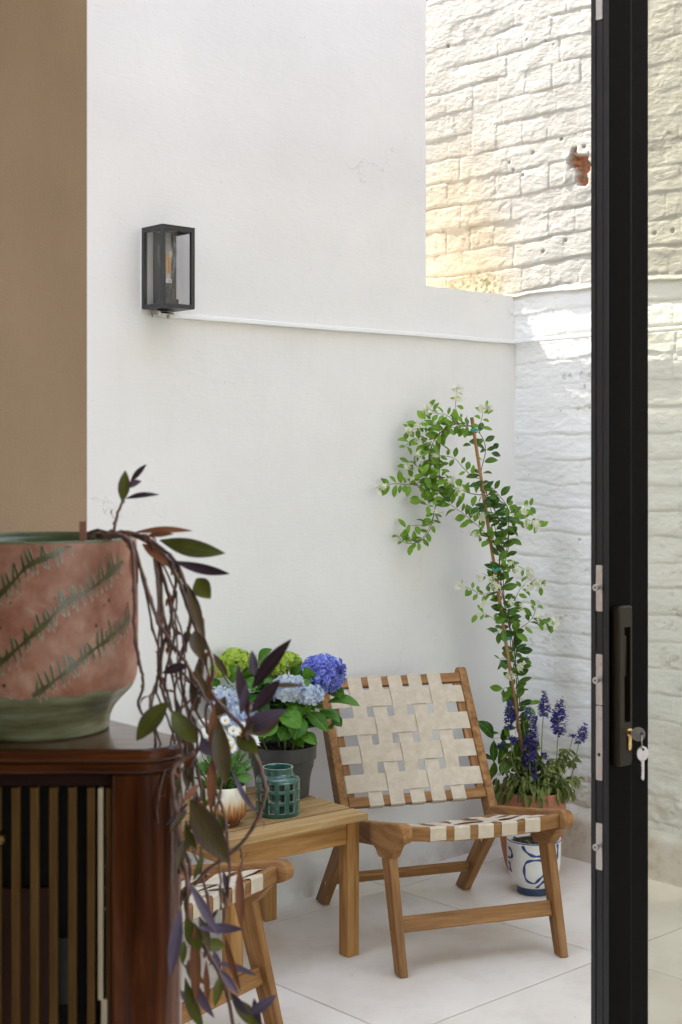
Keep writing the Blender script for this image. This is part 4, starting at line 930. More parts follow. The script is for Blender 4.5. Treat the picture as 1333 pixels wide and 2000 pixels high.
BR = [ # (points, stem radius, leaf step, leaf size, leaf tint lo, hi, thicker twist)
 ([(1060,2880),(1040,2600),(1010,2300),(1000,2050),(985,1850),(945,1650),(905,1450),(885,1250),(900,1080),(870,930),(800,780),(760,640),(790,480),(760,380),(700,325)], .0024, 62, 66, .0, .35),
 ([(1075,2880),(1020,2500),(1005,2200),(970,2000),(1000,1800),(930,1600),(910,1350),(930,1180),(945,1000),(940,870),(860,760),(790,690)], .0022, 60, 64, .0, .4),
 ([(1060,2880),(1060,2500),(1000,2350),(1020,2100),(960,1800),(950,1560),(880,1400),(880,1150),(830,900),(790,740),(740,600)], .002, 66, 62, .0, .35),
 ([(700,325),(640,300),(560,315),(490,355),(440,420),(415,520),(405,610),(350,690),(280,712),(190,706),(110,715),(75,720)], .0018, 40, 60, .4, .9),
 ([(705,320),(630,312),(550,305),(480,370),(430,440),(410,520),(440,620),(470,700)], .0018, 40, 62, .35, .85),
 ([(690,315),(600,325),(520,330),(490,380),(478,500),(482,610),(468,740),(450,860),(415,990),(340,1095),(250,1105),(200,1060),(190,1050)], .0015, 44, 58, .4, .9),
 ([(455,850),(420,1000),(380,1065),(330,1105),(265,1050),(262,1000),(330,985),(385,990),(375,940)], .0014, 60, 52, .5, 1),
 ([(810,785),(690,772),(620,742),(550,722),(480,650),(430,600)], .0017, 36, 62, .35, .85),
 ([(745,672),(700,655),(640,600),(580,535),(490,515),(450,510)], .0015, 52, 54, .4, .9),
 ([(855,1160),(820,1090),(760,1010),(690,950),(630,900),(560,850),(500,780),(520,700)], .0015, 34, 60, .3, .85),
 ([(620,300),(560,270),(520,240),(450,230),(400,190)], .0013, 34, 52, .5, 1), ([(640,300),(610,250),(590,200),(590,130),(596,70)], .0012, 44, 42, .5, 1),
 ([(750,370),(757,300),(768,250),(775,200),(800,195)], .0012, 50, 50, .4, .9), ([(480,360),(440,290),(380,280),(320,330),(275,345)], .0013, 34, 58, .45, 1),
 ([(430,420),(380,440),(320,400),(270,430),(240,470)], .0013, 34, 56, .4, .95), ([(415,540),(360,560),(330,590),(290,560),(265,600)], .0012, 34, 50, .4, .95),
 ([(405,620),(380,700),(330,730),(400,740),(430,800),(400,850),(350,800)], .0012, 36, 58, .4, .95),
 ([(885,820),(940,870),(945,1000),(942,1150),(905,1270),(880,1310)], .002, 60, 56, .15, .6), ([(940,930),(1000,950),(1050,940),(1100,960),(1150,1000)], .0012, 40, 56, .4, 1), ([(950,940),(1010,890),(1060,870),(1090,860)], .0012, 42, 52, .4, 1),
 ([(885,1300),(940,1260),(1000,1260),(1060,1290),(1075,1340),(1130,1380),(1190,1400)], .0012, 60, 46, .4, 1), ([(880,1440),(820,1440),(760,1452),(700,1420),(650,1400),(600,1390)], .0012, 40, 44, .4, .9),
 ([(990,1480),(1020,1420),(1050,1390),(1080,1360)], .0012, 42, 56, .2, .7), ([(960,1730),(1040,1670),(1090,1630),(1120,1580),(1130,1535)], .0014, 36, 60, .25, .8), ([(1100,1610),(1160,1640),(1210,1640),(1245,1650)], .001, 55, 46, .4, .9),
 ([(870,1640),(820,1600),(770,1580),(730,1580)], .001, 40, 48, .4, .9), ([(880,1320),(820,1330),(770,1310)], .001, 42, 40, .4, .9), ([(850,1080),(790,1060),(735,1055)], .001, 46, 44, .3, .8), ([(1010,2000),(1040,1900),(1080,1865)], .001, 50, 50, .2, .7),
 ([(960,1900),(900,1880),(880,1920)], .001, 36, 56, .1, .6), ([(940,1660),(880,1700),(850,1720)], .001, 34, 58, .1, .5), ([(1010,2110),(930,2080),(880,2110)], .001, 44, 66, .1, .6), ([(1000,2250),(1060,2200),(1100,2200)], .001, 44, 60, .1, .6), ([(1000,2350),(930,2330),(880,2400)], .001, 44, 66, .0, .5), ([(1030,2500),(930,2420),(830,2430)], .001, 60, 110, .0, .5), ([(1030,2600),(940,2560),(850,2570)], .001, 60, 110, .0, .5)]
for pts, sr, step, size, t0, t1 in BR:
    step *= (1.08 if t0 > .3 else 1.2); size *= (1.24 if t0 > .3 else 1.35); t0 += .08; t1 += .05
    P3 = []; o_ = rnd(-.03, .03)
    for k, (x, y) in enumerate(pts): P3.append(jc(x, y, (o_ + rnd(-.015, .015)) * (0 if k == 0 else 1)))
    Q = smoothpath(P3, 6); S_.tube(Q, [sr*(1-.45*i/len(Q)) for i in range(len(Q))], 5)
    acc = step*.3*.29*s4*rnd(.3,1); sd = 1
    for i in range(1, len(Q)):
        acc += (Q[i]-Q[i-1]).length
        while acc > step*.29*s4:
            acc -= step*.29*s4
            if Q[i].z < .45 and t1 < .45 and rnd(0,1) < .3: continue
            ax = (Q[i]-Q[i-1]).normalized()
            for sg in ((1, -1) if rnd(0,1) < .75 else (sd,)):
                out_ = ax.cross(TOC).normalized()*sg
                dr = (out_*rnd(.5,1.1) + ax*rnd(.0,.8) - VT*rnd(-.1,.45) + TOC*rnd(-.5,.6)).normalized(); L_ = size*.29*s4*rnd(.7,1.25)
                if Q[i].y + dr.y*L_ > -.012: dr.y = -abs(dr.y)
                b0 = Q[i] + dr*.004
                LF.leaf(b0, b0+dr*L_, L_*rnd(.42,.56), TOC*.8+VT*rnd(.1,.9)+rdir()*.5, rnd(-.05,.18), rnd(.1,.35), .5, 0, rnd(t0,t1), 6, .8)
            sd = -sd
# dense dark clump where the stems cross
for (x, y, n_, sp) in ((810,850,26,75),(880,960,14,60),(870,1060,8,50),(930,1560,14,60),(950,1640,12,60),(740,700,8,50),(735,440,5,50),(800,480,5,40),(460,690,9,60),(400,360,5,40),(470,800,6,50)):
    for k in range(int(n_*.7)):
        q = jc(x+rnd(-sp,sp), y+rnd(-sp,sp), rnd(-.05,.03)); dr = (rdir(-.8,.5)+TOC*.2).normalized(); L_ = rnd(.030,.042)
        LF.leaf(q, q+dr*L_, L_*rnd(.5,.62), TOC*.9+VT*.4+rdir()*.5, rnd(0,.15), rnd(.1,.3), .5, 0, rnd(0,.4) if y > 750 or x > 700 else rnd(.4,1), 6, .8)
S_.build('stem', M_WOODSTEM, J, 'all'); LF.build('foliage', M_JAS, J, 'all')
FS = [(595,65,6),(615,130,8),(400,190,9),(370,220,5),(330,330,10),(370,320,6),(275,345,9),(320,420,8),(345,505,12),(310,525,5),(265,600,7),(90,725,9),(75,745,5),(285,680,5),(555,690,7),(600,755,7),(470,900,5),(440,520,4),(800,205,8),(770,200,5),(1130,990,14),(1080,985,6),(1050,890,5),(760,930,8),(730,905,4),(725,1060,8),(1075,1300,7),(1100,1330,6),(1145,1380,11),(1185,1400,5),(1080,1400,6),(830,1360,10),(850,1410,12),(745,1360,5),(980,1280,5),(610,1395,5),(770,1525,6),(735,1585,6),(1020,1540,6),(960,1520,6),(1245,1650,11),(1150,1610,5),(960,1250,4),(1010,1960,8),(960,2000,6),(930,1990,5),(1030,1930,5)]
bl = MB()
for x, y, n_ in FS:
    c = jc(x, y, -.02)
    for k in range(n_):
        p = c + rdir()*rnd(.004, .017) + TOC*.012; d = (TOC*rnd(0,1)+rdir()*.8+VT*.2).normalized()
        S_2 = bl; bl.tube([c - d*.004, p], .0005, 3, 1, .5, False)
        if rnd(0,1) < .72:
            u = d.orthogonal().normalized()
            for q in range(5):
                w_ = Matrix.Rotation(2*math.pi*q/5, 3, d) @ u; bl.leaf(p, p+w_*rnd(.011,.015)+d*.001, .0066, d, .05, .1, .6, 0, rnd(.4,1), 2, .8)
        else: bl.tube([p, p+d*.004, p+d*.008], [.0006,.0012,.0004], 4, 2, .8)
bl.build('blossom', [M_STAR, M_STEM, M_LIME], J, 'all')

# violet salvia
def sp_(x, y, off=0): 
    p = at(920+.24*x, 1300+.24*y, 5.2+off); p.x = min(p.x, -.075); p.y = min(p.y, -.05); return p
SA = thing('salvia', 'violet salvia with upright flower spikes and wilted leaves at the front of the terracotta planter', 'flowering plant', (pc.x, pc.y, ph_-.031))
ss_ = 5.2/F*.24
SPK = [([(318,285),(315,400),(310,520),(335,650),(370,800),(420,1100)], -.05, 9, .0, .42, 30), ([(470,355),(455,440),(430,490),(470,700),(480,900),(490,1100)], -.06, 8, 0, .2, 34), ([(520,415),(505,520),(485,640),(482,760),(485,905),(500,1100)], -.07, 13, 0, .86, 40), ([(598,215),(596,330),(590,420),(582,550),(575,760),(540,1100)], .0, 9, 0, .42, 33), ([(728,290),(722,400),(715,520),(705,640),(690,800),(600,1100)], -.03, 9, 0, .50, 44), ([(935,480),(905,560),(880,640),(850,760),(800,920),(700,1150)], -.02, 8, 0, .42, 32), ([(600,720),(585,800),(560,950),(540,1100)], -.05, 5, 0, .2, 30), ([(340,590),(330,660),(360,850),(430,1100)], -.07, 5, 0, .25, 34), ([(245,640),(270,760),(330,950),(430,1130)], -.02, 3, 0, .1, 24), ([(835,575),(800,700),(740,900),(640,1120)], -.02, 3, 0, .06, 24)]
st2 = MB(); fa_ = math.atan2((CAM-pc).y, (CAM-pc).x)
for pts, off, nw, a_, fr, wd in SPK:
    Q = smoothpath([sp_(x, y, off) for x, y in pts[:-1]] + [Vector((pc.x + (sp_(*pts[-1]).x-pc.x)*.55, pc.y-.02+rnd(-.04,.03), ph_-.03))], 8)
    st2.tube(Q, [.0012+.0012*i/len(Q) for i in range(len(Q))], 5)
    m = MB(); nQ = int(len(Q)*fr); whorl = max(2, int(nw))
    tot = sum((Q[i+1]-Q[i]).length for i in range(max(1,nQ)))
    cnt = max(2, int(tot/.0105))
    for k in range(cnt):
        f_ = (k+.3)/cnt; i = min(len(Q)-2, int(f_*nQ)); c = Q[i]; ax = (Q[max(i-1,0)]-Q[i+1]).normalized(); R_ = 1.22*wd*ss_*(.45+.75*min(1, f_*2.2))*(1 if f_ < .75 else .85)
        for q in range(11 if f_ < .6 else 9):
            an = rnd(0, 6.28); u = ax.orthogonal().normalized(); d = (Matrix.Rotation(an, 3, ax) @ u); p0 = c + ax*rnd(-.004,.004) + d*.002
            dd = (d + ax*rnd(-.25,.5)).normalized(); L_ = R_*rnd(.7,1.15)
            m.tube([p0, p0+dd*L_*.5, p0+dd*L_*.75], [.0011,.0019,.0012], 5, 0, rnd(0,.8))
            e = p0+dd*L_*.7
            m.leaf(e, e+(dd+ax*.5).normalized()*L_*.45, L_*.38, ax, .1, .3, .6, 0, rnd(.4,1), 3, .7); m.leaf(e, e+(dd-ax*.7).normalized()*L_*.5, L_*.5, ax, -.1, .2, .6, 0, rnd(.4,1), 3, .7)
            if rnd(0,1) < .35: m.tube([p0, p0+dd*L_*.35], [.0018,.0012], 5, 1, .2)
    m.build('flower_spike', [M_VIO, M_SAL], SA, 'all')
m = MB()
for k in range(30):
    a = rnd(0,6.28); rr = rnd(.02,.11); b0 = Vector((pc.x+rr*math.cos(a)*.9-.01, pc.y+rr*math.sin(a)*.8-.015, ph_-.03)); tx = rnd(210, 880); ty = rnd(560, 900) + abs(tx-520)*.35
    e = sp_(tx, ty, rnd(-.09,.03)); Q = smoothpath([b0, b0.lerp(e,.5)+rdir(-.2,.2)*.02+VT*.02, e], 6); st2.tube(Q, [.0018*(1-.5*i/len(Q)) for i in range(len(Q))], 4)
    for i in range(2, len(Q), 1):
        for q in range(1 if i % 2 else 2):
            d = (rdir(-.7,.1) + TOC*.3).normalized(); L_ = rnd(.022,.048); mid = Q[i]+d*L_*.45+VT*.006
            m.leaf(Q[i], mid - VT*rnd(.012,.034) + d*L_*.35, L_*rnd(.26,.44), TOC+rdir()*.8, rnd(.1,.45), rnd(.3,1.1), .45, 0, rnd(.0,1), 7, .9, .05)
for k in range(34):                                          # limp leaves hanging over the rim
    an = fa_ + rnd(-1.5, 1.5); q = pc + Vector((math.cos(an)*rt_*rnd(.8,1.02), math.sin(an)*rt_*rnd(.8,1.02), ph_+rnd(0,.05))); o_ = Vector((math.cos(an), math.sin(an), 0))
    st2.tube(smoothpath([q-o_*.05-VT*.03, q-o_*.02+VT*.015, q], 4), .0013, 4)
    for z_ in range(3): L_ = rnd(.03,.055); e = q + o_*rnd(.005,.02) + rdir()*.012; m.leaf(e, e + o_*.012 - VT*L_ + rdir()*.012, L_*rnd(.25,.4), o_+rdir()*.7, rnd(-.2,.3), rnd(.3,1), .45, 0, rnd(.2,1), 7, .9, .05)
st2.build('stem', M_STEM, SA, 'all'); m.build('foliage', M_SAL, SA, 'all')

# blue and white pot
bd = 4.947; bp_ = at(1043.5, 900, bd); bp_.z = 0; s5 = bd/F
BP = thing('painted_pot', 'white ceramic pot with loose blue brush lines standing in front of the terracotta planter', 'plant pot', bp_)
rB = 53*s5; hB = at(1043.5, 1636, bd).z
prof = [(0,.004),(31*s5,.001),(32.5*s5,.004),(32*s5,.024),(33*s5,.026),(41*s5,.044),(48*s5,.068),(51.5*s5,.10),(52.8*s5,.135),(rB,hB-.004),(rB*.995,hB),(rB*.955,hB),(rB*.94,hB-.006),(rB*.93,hB-.05)]
M_BP = simple('white_glaze', (.70,.70,.67), .3, var=.05, scale=25, bump=.1, coat=.3); M_BL = simple('cobalt_brush', (.018,.05,.20), .35, var=.35, scale=40); M_BFOOT = simple('blue_foot', (.022,.042,.10), .4, var=.2)
m = MB(); m.lathe(prof, bp_, 72, mats=[2,2,2,2,0,0,0,0,0,1,0,0,0,0])
def rad_at(z):
    for (r0, z0_), (r1, z1_) in zip(prof[1:9], prof[2:10]):
        if z0_ <= z <= z1_: return r0+(r1-r0)*(z-z0_)/(z1_-z0_+1e-9)
    return rB
PC2 = (CAM - bp_); fa = math.atan2(PC2.y, PC2.x)
def bpt(x, y):                                               # tracing frame -> point on the pot skin
    px, py = 920+.24*x, 1300+.24*y; z = max(.03, min(hB-.006, at(px, py, bd-.07).z)); r_ = rad_at(z); sx = (px-1043.5)*s5*(bd-.06)/bd; an = math.asin(max(-.985, min(.985, sx/r_))); a = fa + an
    return bp_ + Vector((math.cos(a)*(r_+.0008), math.sin(a)*(r_+.0008), z)), Vector((math.cos(a), math.sin(a), 0))
def brush(pts, wpx):
    pp = smoothpath([Vector((x, y, 0)) for x, y in pts], 8); V = []; k = len(pp)
    for i, p in enumerate(pp):
        t_ = (pp[min(i+1,k-1)]-pp[max(i-1,0)]).normalized(); nx, ny = -t_.y, t_.x; ww = 1.25*wpx*(.8+.25*math.sin(i*.5))*(1 if 0 < i < k-1 else .6)
        for sg in (-1, 0, 1): V.append(bpt(p.x+nx*ww*sg, p.y+ny*ww*sg)[0])
    m.add(V, [(i*3+j, i*3+j+1, i*3+j+4, i*3+j+3) for i in range(k-1) for j in range(2)], 1)
brush([(422,1462),(450,1505),(500,1535),(550,1540),(610,1530),(660,1500)], 10)
brush([(610,1575),(540,1572),(470,1585),(440,1625),(440,1700),(465,1755),(520,1770),(560,1730),(600,1690),(640,1650),(655,1600),(610,1575)], 9)
brush([(530,1830),(560,1790),(600,1750),(650,1720)], 10)
brush([(312,1425),(325,1440),(318,1450)], 8); brush([(310,1500),(335,1530),(338,1570),(318,1590),(308,1580)], 8); brush([(312,1620),(322,1650),(326,1690),(340,1705)], 8)
brush([(700,1450),(706,1500),(700,1570),(690,1600)], 7)
m.build('pot', [M_BP, M_BL, M_BFOOT], BP, 40); soil_disc('soil', bp_, rB*.93, hB-.020, BP)
m = MB()
for k in range(1):
    a = rnd(0,6.28); q = bp_ + Vector((math.cos(a)*.03, math.sin(a)*.03, hB-.018)); d = (rdir(0,.4)); m.leaf(q, q+d*rnd(.03,.035), .012, VT, .2, .2, .5, 0, rnd(.2,.8), 5)
m.build('seedling', M_JAS, BP, 'all')

# ------------------------------------------------------------------ cabinet in front of the interior wall, pot and trailing plant on it
cd_ = 1.617; fz = lambda py, d=cd_: at(100, py, d).z
CZ = 1.5 - (1422-900)/F*1.75                                  # top surface
Cb = thing('cabinet', 'dark lacquered wooden cabinet with slatted front under the patterned pot', 'cabinet', at(150, 900, 1.8) - Vector((0,0,1.5)))
def fp_(px, d): q = at(px, 900, d); return Vector((q.x, q.y, 0))
ey = Vector((0, 1, 0))
def plan(inset=0, rc=.085, shift=0):
    rgt = fp_(355-inset*1.7/.001*.0006*1000*0, cd_) 
    A = fp_(-260, cd_+shift); xr_ = fp_(355, cd_+shift) - RT*inset
    P = [A]; fr_ = xr_ - RT*rc                                 # front line along RT, rounded corner, then side along +Y
    # arc tangent to RT at fr_ and to +Y at the end: turn angle between RT and +Y
    ang = math.acos(RT.dot(ey)); r_ = rc*.62; c = fr_ + FWD*r_
    N = 12
    for k in range(N+1):
        a = ang*k/N; P.append(c + (RT*math.sin(a) - FWD*math.cos(a))*r_)
    e = P[-1]; P.append(e + ey*.17); P.append(e + ey*.17 - RT*.60); P.append(A + FWD*.2)
    return P
def slab(pl, z0_, z1_, name, mat, bevel=0, parent=Cb):
    m = MB(); n = len(pl); o = 5.
    V = [Vector((p.x, p.y, z)) for z in (z0_, z1_) for p in pl]; G = [((p-pl[0]).dot(RT)+z*.2, (p-pl[0]).dot(FWD), z) if z1_-z0_ < .1 else (z, (p-pl[0]).dot(RT), (p-pl[0]).dot(FWD)) for z in (z0_, z1_) for p in pl]
    m.add(V, [(i, (i+1)%n, n+(i+1)%n, n+i) for i in range(n)] + [tuple(reversed(range(n))), tuple(range(n, 2*n))], 0, .5, G)
    return m.build(name, mat, parent, bevel=bevel, smooth=50)
P0_ = plan(0)
# the right silhouette must land on px 355
mx = max(((p-CAM).dot(RT)/(p-CAM).dot(FWD)*F+666.5) for p in P0_); dxs = (365-mx)/F*cd_
P0_ = [p + RT*dxs for p in P0_]
inn = lambda k: [p - RT*k*.6 + FWD*k for p in P0_]
slab(P0_, CZ-.016, CZ, 'top', M_MAHOG, .005)
slab(inn(.006), CZ-.030, CZ-.0165, 'top_moulding', M_MAHOG, .004)
xL = fp_(-260, cd_)
def fbox(px0, px1, z0_, z1_, d0, d1, name, mat, bevel=.0015, parent=Cb):
    m = MB(); a, b_ = fp_(px0, d0), fp_(px1, d0); a2, b2 = fp_(px0, d0) + FWD*(d1-d0), fp_(px1, d0) + FWD*(d1-d0); off = rnd(0, 9); up_ = (z1_-z0_) > (b_-a).length
    V = [(*q.xy, z) for z in (z0_, z1_) for q in (a, b_, b2, a2)]
    G = [((z if up_ else (q-a).dot(RT))+off, (q-a).dot(RT) if up_ else z, (q-a).dot(FWD)) for z in (z0_, z1_) for q in (a, b_, b2, a2)]
    m.hexa(V, 0, .5, G); return m.build(name, mat, parent, bevel=bevel)
M_SLAT = wood('gilt_slat', (.055,.025,.005,1), (.09,.042,.008,1), (.125,.064,.015,1), .45, grey=0)
M_MAHOGD = wood('dark_mahogany', (.008,.002,.001,1), (.018,.005,.002,1), (.03,.009,.003,1), .4, grey=0)
M_BACKC = simple('dark_cloth', (.012,.014,.010), .8, var=.3, scale=300); M_IVORY = simple('ivory_strip', (.42,.33,.21), .45, var=.08); M_REDREFL = simple('reddish_reflection', (.12,.045,.022), .5, var=.35, scale=9)
zTop = fz(1540, 1.63); z0c = .12
fbox(-260, 226, zTop, CZ-.031, 1.640, 1.67, 'frieze', M_MAHOGD, .002)
for k, x in enumerate(range(-250, 190, 37)): 
    xx = 16.5 + 37*((x+250)//37) - 222
    fbox(xx+5, xx+20.5, z0c, zTop-.001, 1.636, 1.648, 'slat', M_SLAT, .001)
fbox(191, 200.5, fz(1955,1.634), zTop-.001, 1.634, 1.644, 'edge_strip', M_IVORY, .001)
fbox(197, 209, z0c, fz(1953,1.634), 1.634, 1.644, 'edge_strip', M_IVORY, .001)
fbox(-260, 214, z0c, zTop+.02, 1.668, 1.675, 'back_cloth', M_BACKC, 0)
fbox(-260, 96, z0c, fz(1735,1.66), 1.658, 1.664, 'reflection_panel', M_REDREFL, 0)  # reddish panel paints in the reflections behind the slats
fbox(110, 140, fz(1960,1.66), fz(1830,1.66), 1.655, 1.663, 'door_catch', simple('dull_metal', (.09,.10,.085), .35, .6), .002)
m = MB(); kb = at(-4, 1640, 1.632); m.tube([kb+FWD*.02, kb-FWD*.004, kb-FWD*.007], [.008,.008,.006], 18); m.build('knob', M_BRASS, Cb, 40)
m = MB()
for py in (1692, 1733, 1774): q = at(208, py, 1.64); m = MB(); m.tube([q, q-FWD*.003], [.0024,.0018], 12); m.build('stud', M_BRASS, Cb, 40)
# rounded corner post and side
pp_ = [p for p in P0_]; cpost = MB(); NP = len(pp_)
ring = inn(.010)
a_ = fp_(214, cd_+.012); post = [Vector((a_.x, a_.y, 0)) + FWD*.05, Vector((a_.x, a_.y, 0))+FWD*.006, Vector((a_.x, a_.y, 0))+RT*.004] + ring[1:14] + [ring[14]]
post += [ring[14]-RT*.02, ring[13]-RT*.10+FWD*.03]
slab(post, z0c, CZ-.031, 'corner_post', M_MAHOG, .002)
slab([p - RT*.03 + FWD*.09 for p in P0_], z0c, CZ-.032, 'carcass', M_MAHOG, 0)
for q in (fp_(-230, cd_+.05), fp_(290, cd_+.06), fp_(100, cd_+.30)):
    m = MB(); m.tube([(q.x,q.y,0),(q.x,q.y,.125)], [.014,.022], 12); m.build('leg', M_MAHOG, Cb, 40)

# patterned pot
tc = at(70, 900, 1.75); tc.z = CZ; s6 = 1.75/F
TP = thing('trailing_plant', 'purple and olive trailing houseplant spilling from a pink patterned pot on the cabinet', 'potted plant', tc)
t = NT('pink_resist_glaze'); g = t.attr('gc', 'Vector'); sp = t.n('ShaderNodeSeparateXYZ'); t.l(g, sp.inputs[0]); c = t.coord()
n1 = t.noise(c, 14, 5, .65); n2 = t.noise(c, 60, 3)
zb2 = (1422-1332)*s6
n4 = t.noise(c, 32, 5, .7, 1.2)
pink = t.ramp(t.math('ADD', t.math('MULTIPLY', n1, .65), t.math('MULTIPLY', n4, .35)), [(.34, (.175,.062,.034)), (.46, (.27,.112,.064)), (.54, (.325,.16,.10)), (.66, (.42,.265,.175))])
spk = t.n('ShaderNodeTexVoronoi'); spk.inputs['Scale'].default_value = 46; t.l(c, spk.inputs['Vector'])
pink = t.mix(t.math('MULTIPLY', t.math('LESS_THAN', spk.outputs['Distance'], .11), t.math('GREATER_THAN', t.noise(c, 23, 2), .52)), pink, (.07,.03,.018,1))
gl_ = t.ramp(t.noise(t.mapping(c, (6, 6, 40)), 1.5, 4), [(.3, (.075,.070,.028)), (.5, (.17,.165,.085)), (.7, (.28,.285,.18))])
edge = t.math('ADD', sp.outputs[2], t.math('MULTIPLY', t.math('SUBTRACT', t.noise(t.mapping(c, (60,60,20)), 1, 3), .5), .02))
col = t.mix(t.math('GREATER_THAN', edge, zb2), gl_, pink); col = t.mix(t.math('GREATER_THAN', sp.outputs[2], (1422-1052)*s6), col, (.10,.115,.045,1))
M_PINK = t.done(t.bsdf(col, t.math('MULTIPLY_ADD', t.math('GREATER_THAN', edge, zb2), .28, .22), t.bump(n2, .15, .002), 0, .3))
M_OLIVE = simple('olive_glaze_line', (.060,.056,.014), .3, var=.4, scale=60); M_PALEG = simple('pale_glaze_fringe', (.30,.215,.135), .4, var=.3, scale=60)
pr = [(1422,138),(1420.5,141.5),(1415,142.5),(1400,144),(1388,148),(1376,155),(1364,165),(1354,175),(1345,184),(1334,191),(1318,196),(1290,198),(1200,198),(1100,197),(1062,195.5),(1052,195.5),(1048.5,194),(1047.5,190),(1050,186.5),(1062,185),(1090,184)]
pz = lambda py: (1422-py)*s6
m = MB(); n_ = 96; V = []; G = []
for py, rp in pr:
    for j in range(n_):
        a = 2*math.pi*j/n_; V.append(tc + Vector((rp*s6*math.cos(a), rp*s6*math.sin(a), pz(py)))); G.append((math.cos(a), math.sin(a), pz(py)))
m.add(V, [(i*n_+j, i*n_+(j+1)%n_, (i+1)*n_+(j+1)%n_, (i+1)*n_+j) for i in range(len(pr)-1) for j in range(n_)] + [tuple(reversed(range(n_)))], 0, .5, G)
for i in range(len(m.f)-1):
    if i >= 16*n_: m.m[i] = 3
def prad(z):
    py = 1422 - z/s6
    for (y0_, r0), (y1_, r1) in zip(pr[:15], pr[1:16]):
        if y1_ <= py <= y0_: return (r0+(r1-r0)*(y0_-py)/(y0_-y1_))*s6
    return 195*s6
fa2 = math.atan2(-FWD.y, -FWD.x)
def cyl_px(x, y, rot=0, lift=.0005):                          # tracing frame -> (angle, height) on the pot, front half
    px, py = .24*x, 1000+.24*y
    u = max(-.99, min(.99, (px-70)/197)); an = math.asin(u)
    dep = 1.75 - math.cos(an)*.122; z = at(px, py, dep).z - CZ; z = max(zb2-.004, min((1422-1058)*s6, z)); return fa2 + an + rot, z
def cyl_pt(a, z, lift): r_ = prad(z)+lift; return tc + Vector((r_*math.cos(a), r_*math.sin(a), z))
spines = [[(-800,900),(-560,640),(-380,440),(-200,330)], [(-420,1290),(-250,1010),(0,810),(180,680),(300,560),(420,430),(620,330),(720,240)], [(-300,1500),(-60,1440),(0,1400),(160,1260),(320,1120),(430,1010),(540,900),(620,800),(700,720),(850,620),(960,510),(1050,400)], [(440,1500),(520,1440),(620,1350),(700,1280),(850,1130),(930,1060),(1000,980),(1060,900),(1085,840)], [(-120,480),(0,400),(60,310),(110,250)]]
def band(A, B, w0, w1, lift, mt):                             # a tapered stroke on the skin from A to B in (angle, height)
    R_ = .124; k = 4; V = []
    da, dz_ = (B[0]-A[0])*R_, B[1]-A[1]; L_ = math.hypot(da, dz_)+1e-9; nx, nz_ = -dz_/L_, da/L_
    for i in range(k+1):
        f = i/k; a, z = A[0]+(B[0]-A[0])*f, A[1]+(B[1]-A[1])*f; ww = (w0+(w1-w0)*f)/2 * (1 if i < k else .5)
        for sg in (-1, 1): V.append(cyl_pt(a+nx*ww*sg/R_, max(.0, min((1422-1056)*s6, z+nz_*ww*sg)), lift))
    m.add(V, [(2*i, 2*i+1, 2*i+3, 2*i+2) for i in range(k)], mt)
for rot in (0, math.pi):
    for sp2 in spines:
        Q = [cyl_px(p.x, p.y, rot) for p in smoothpath([Vector((x, y, 0)) for x, y in sp2], 7)]
        acc = 0
        for i in range(len(Q)-1):
            band(Q[i], Q[i+1], (w_ := .0052+.0020*math.sin(i*.37)+rnd(-.0004,.0004)), w_, .0007, 1)
            L_ = math.hypot((Q[i+1][0]-Q[i][0])*.124, Q[i+1][1]-Q[i][1]); acc += L_
            while acc > .0080:
                acc -= .0080; A = Q[i]
                up_ = (A[0]-rnd(.0,.06), A[1]+rnd(.010,.020)); band(A, up_, .0052, .0036, .00045, 2); band(A, up_, .0036, .0014, .00075, 1)
                dn = (A[0]+rnd(.015,.05), A[1]-rnd(.010,.018)); band(A, dn, .0040, .0032, .00045, 2); band(A, (dn[0]*.75+A[0]*.25, dn[1]*.75+A[1]*.25), .0024, .0008, .00075, 1)
m.build('pot', [M_PINK, M_OLIVE, M_PALEG, simple('green_inner_glaze', (.085,.105,.045), .25, var=.25)], TP, 'all')
soil_disc('soil', tc, 184*s6, pz(1082), TP)
m = MB(); q = at(162, 1052, 1.66); m.beam(q-VT*.03, q+VT*.020, .0075, .004, FWD); m.build('plant_stake', simple('brown_stake', (.22,.09,.05), .6), TP)
def tv(px, py, off=0): return at(px, py, 1.66+off)
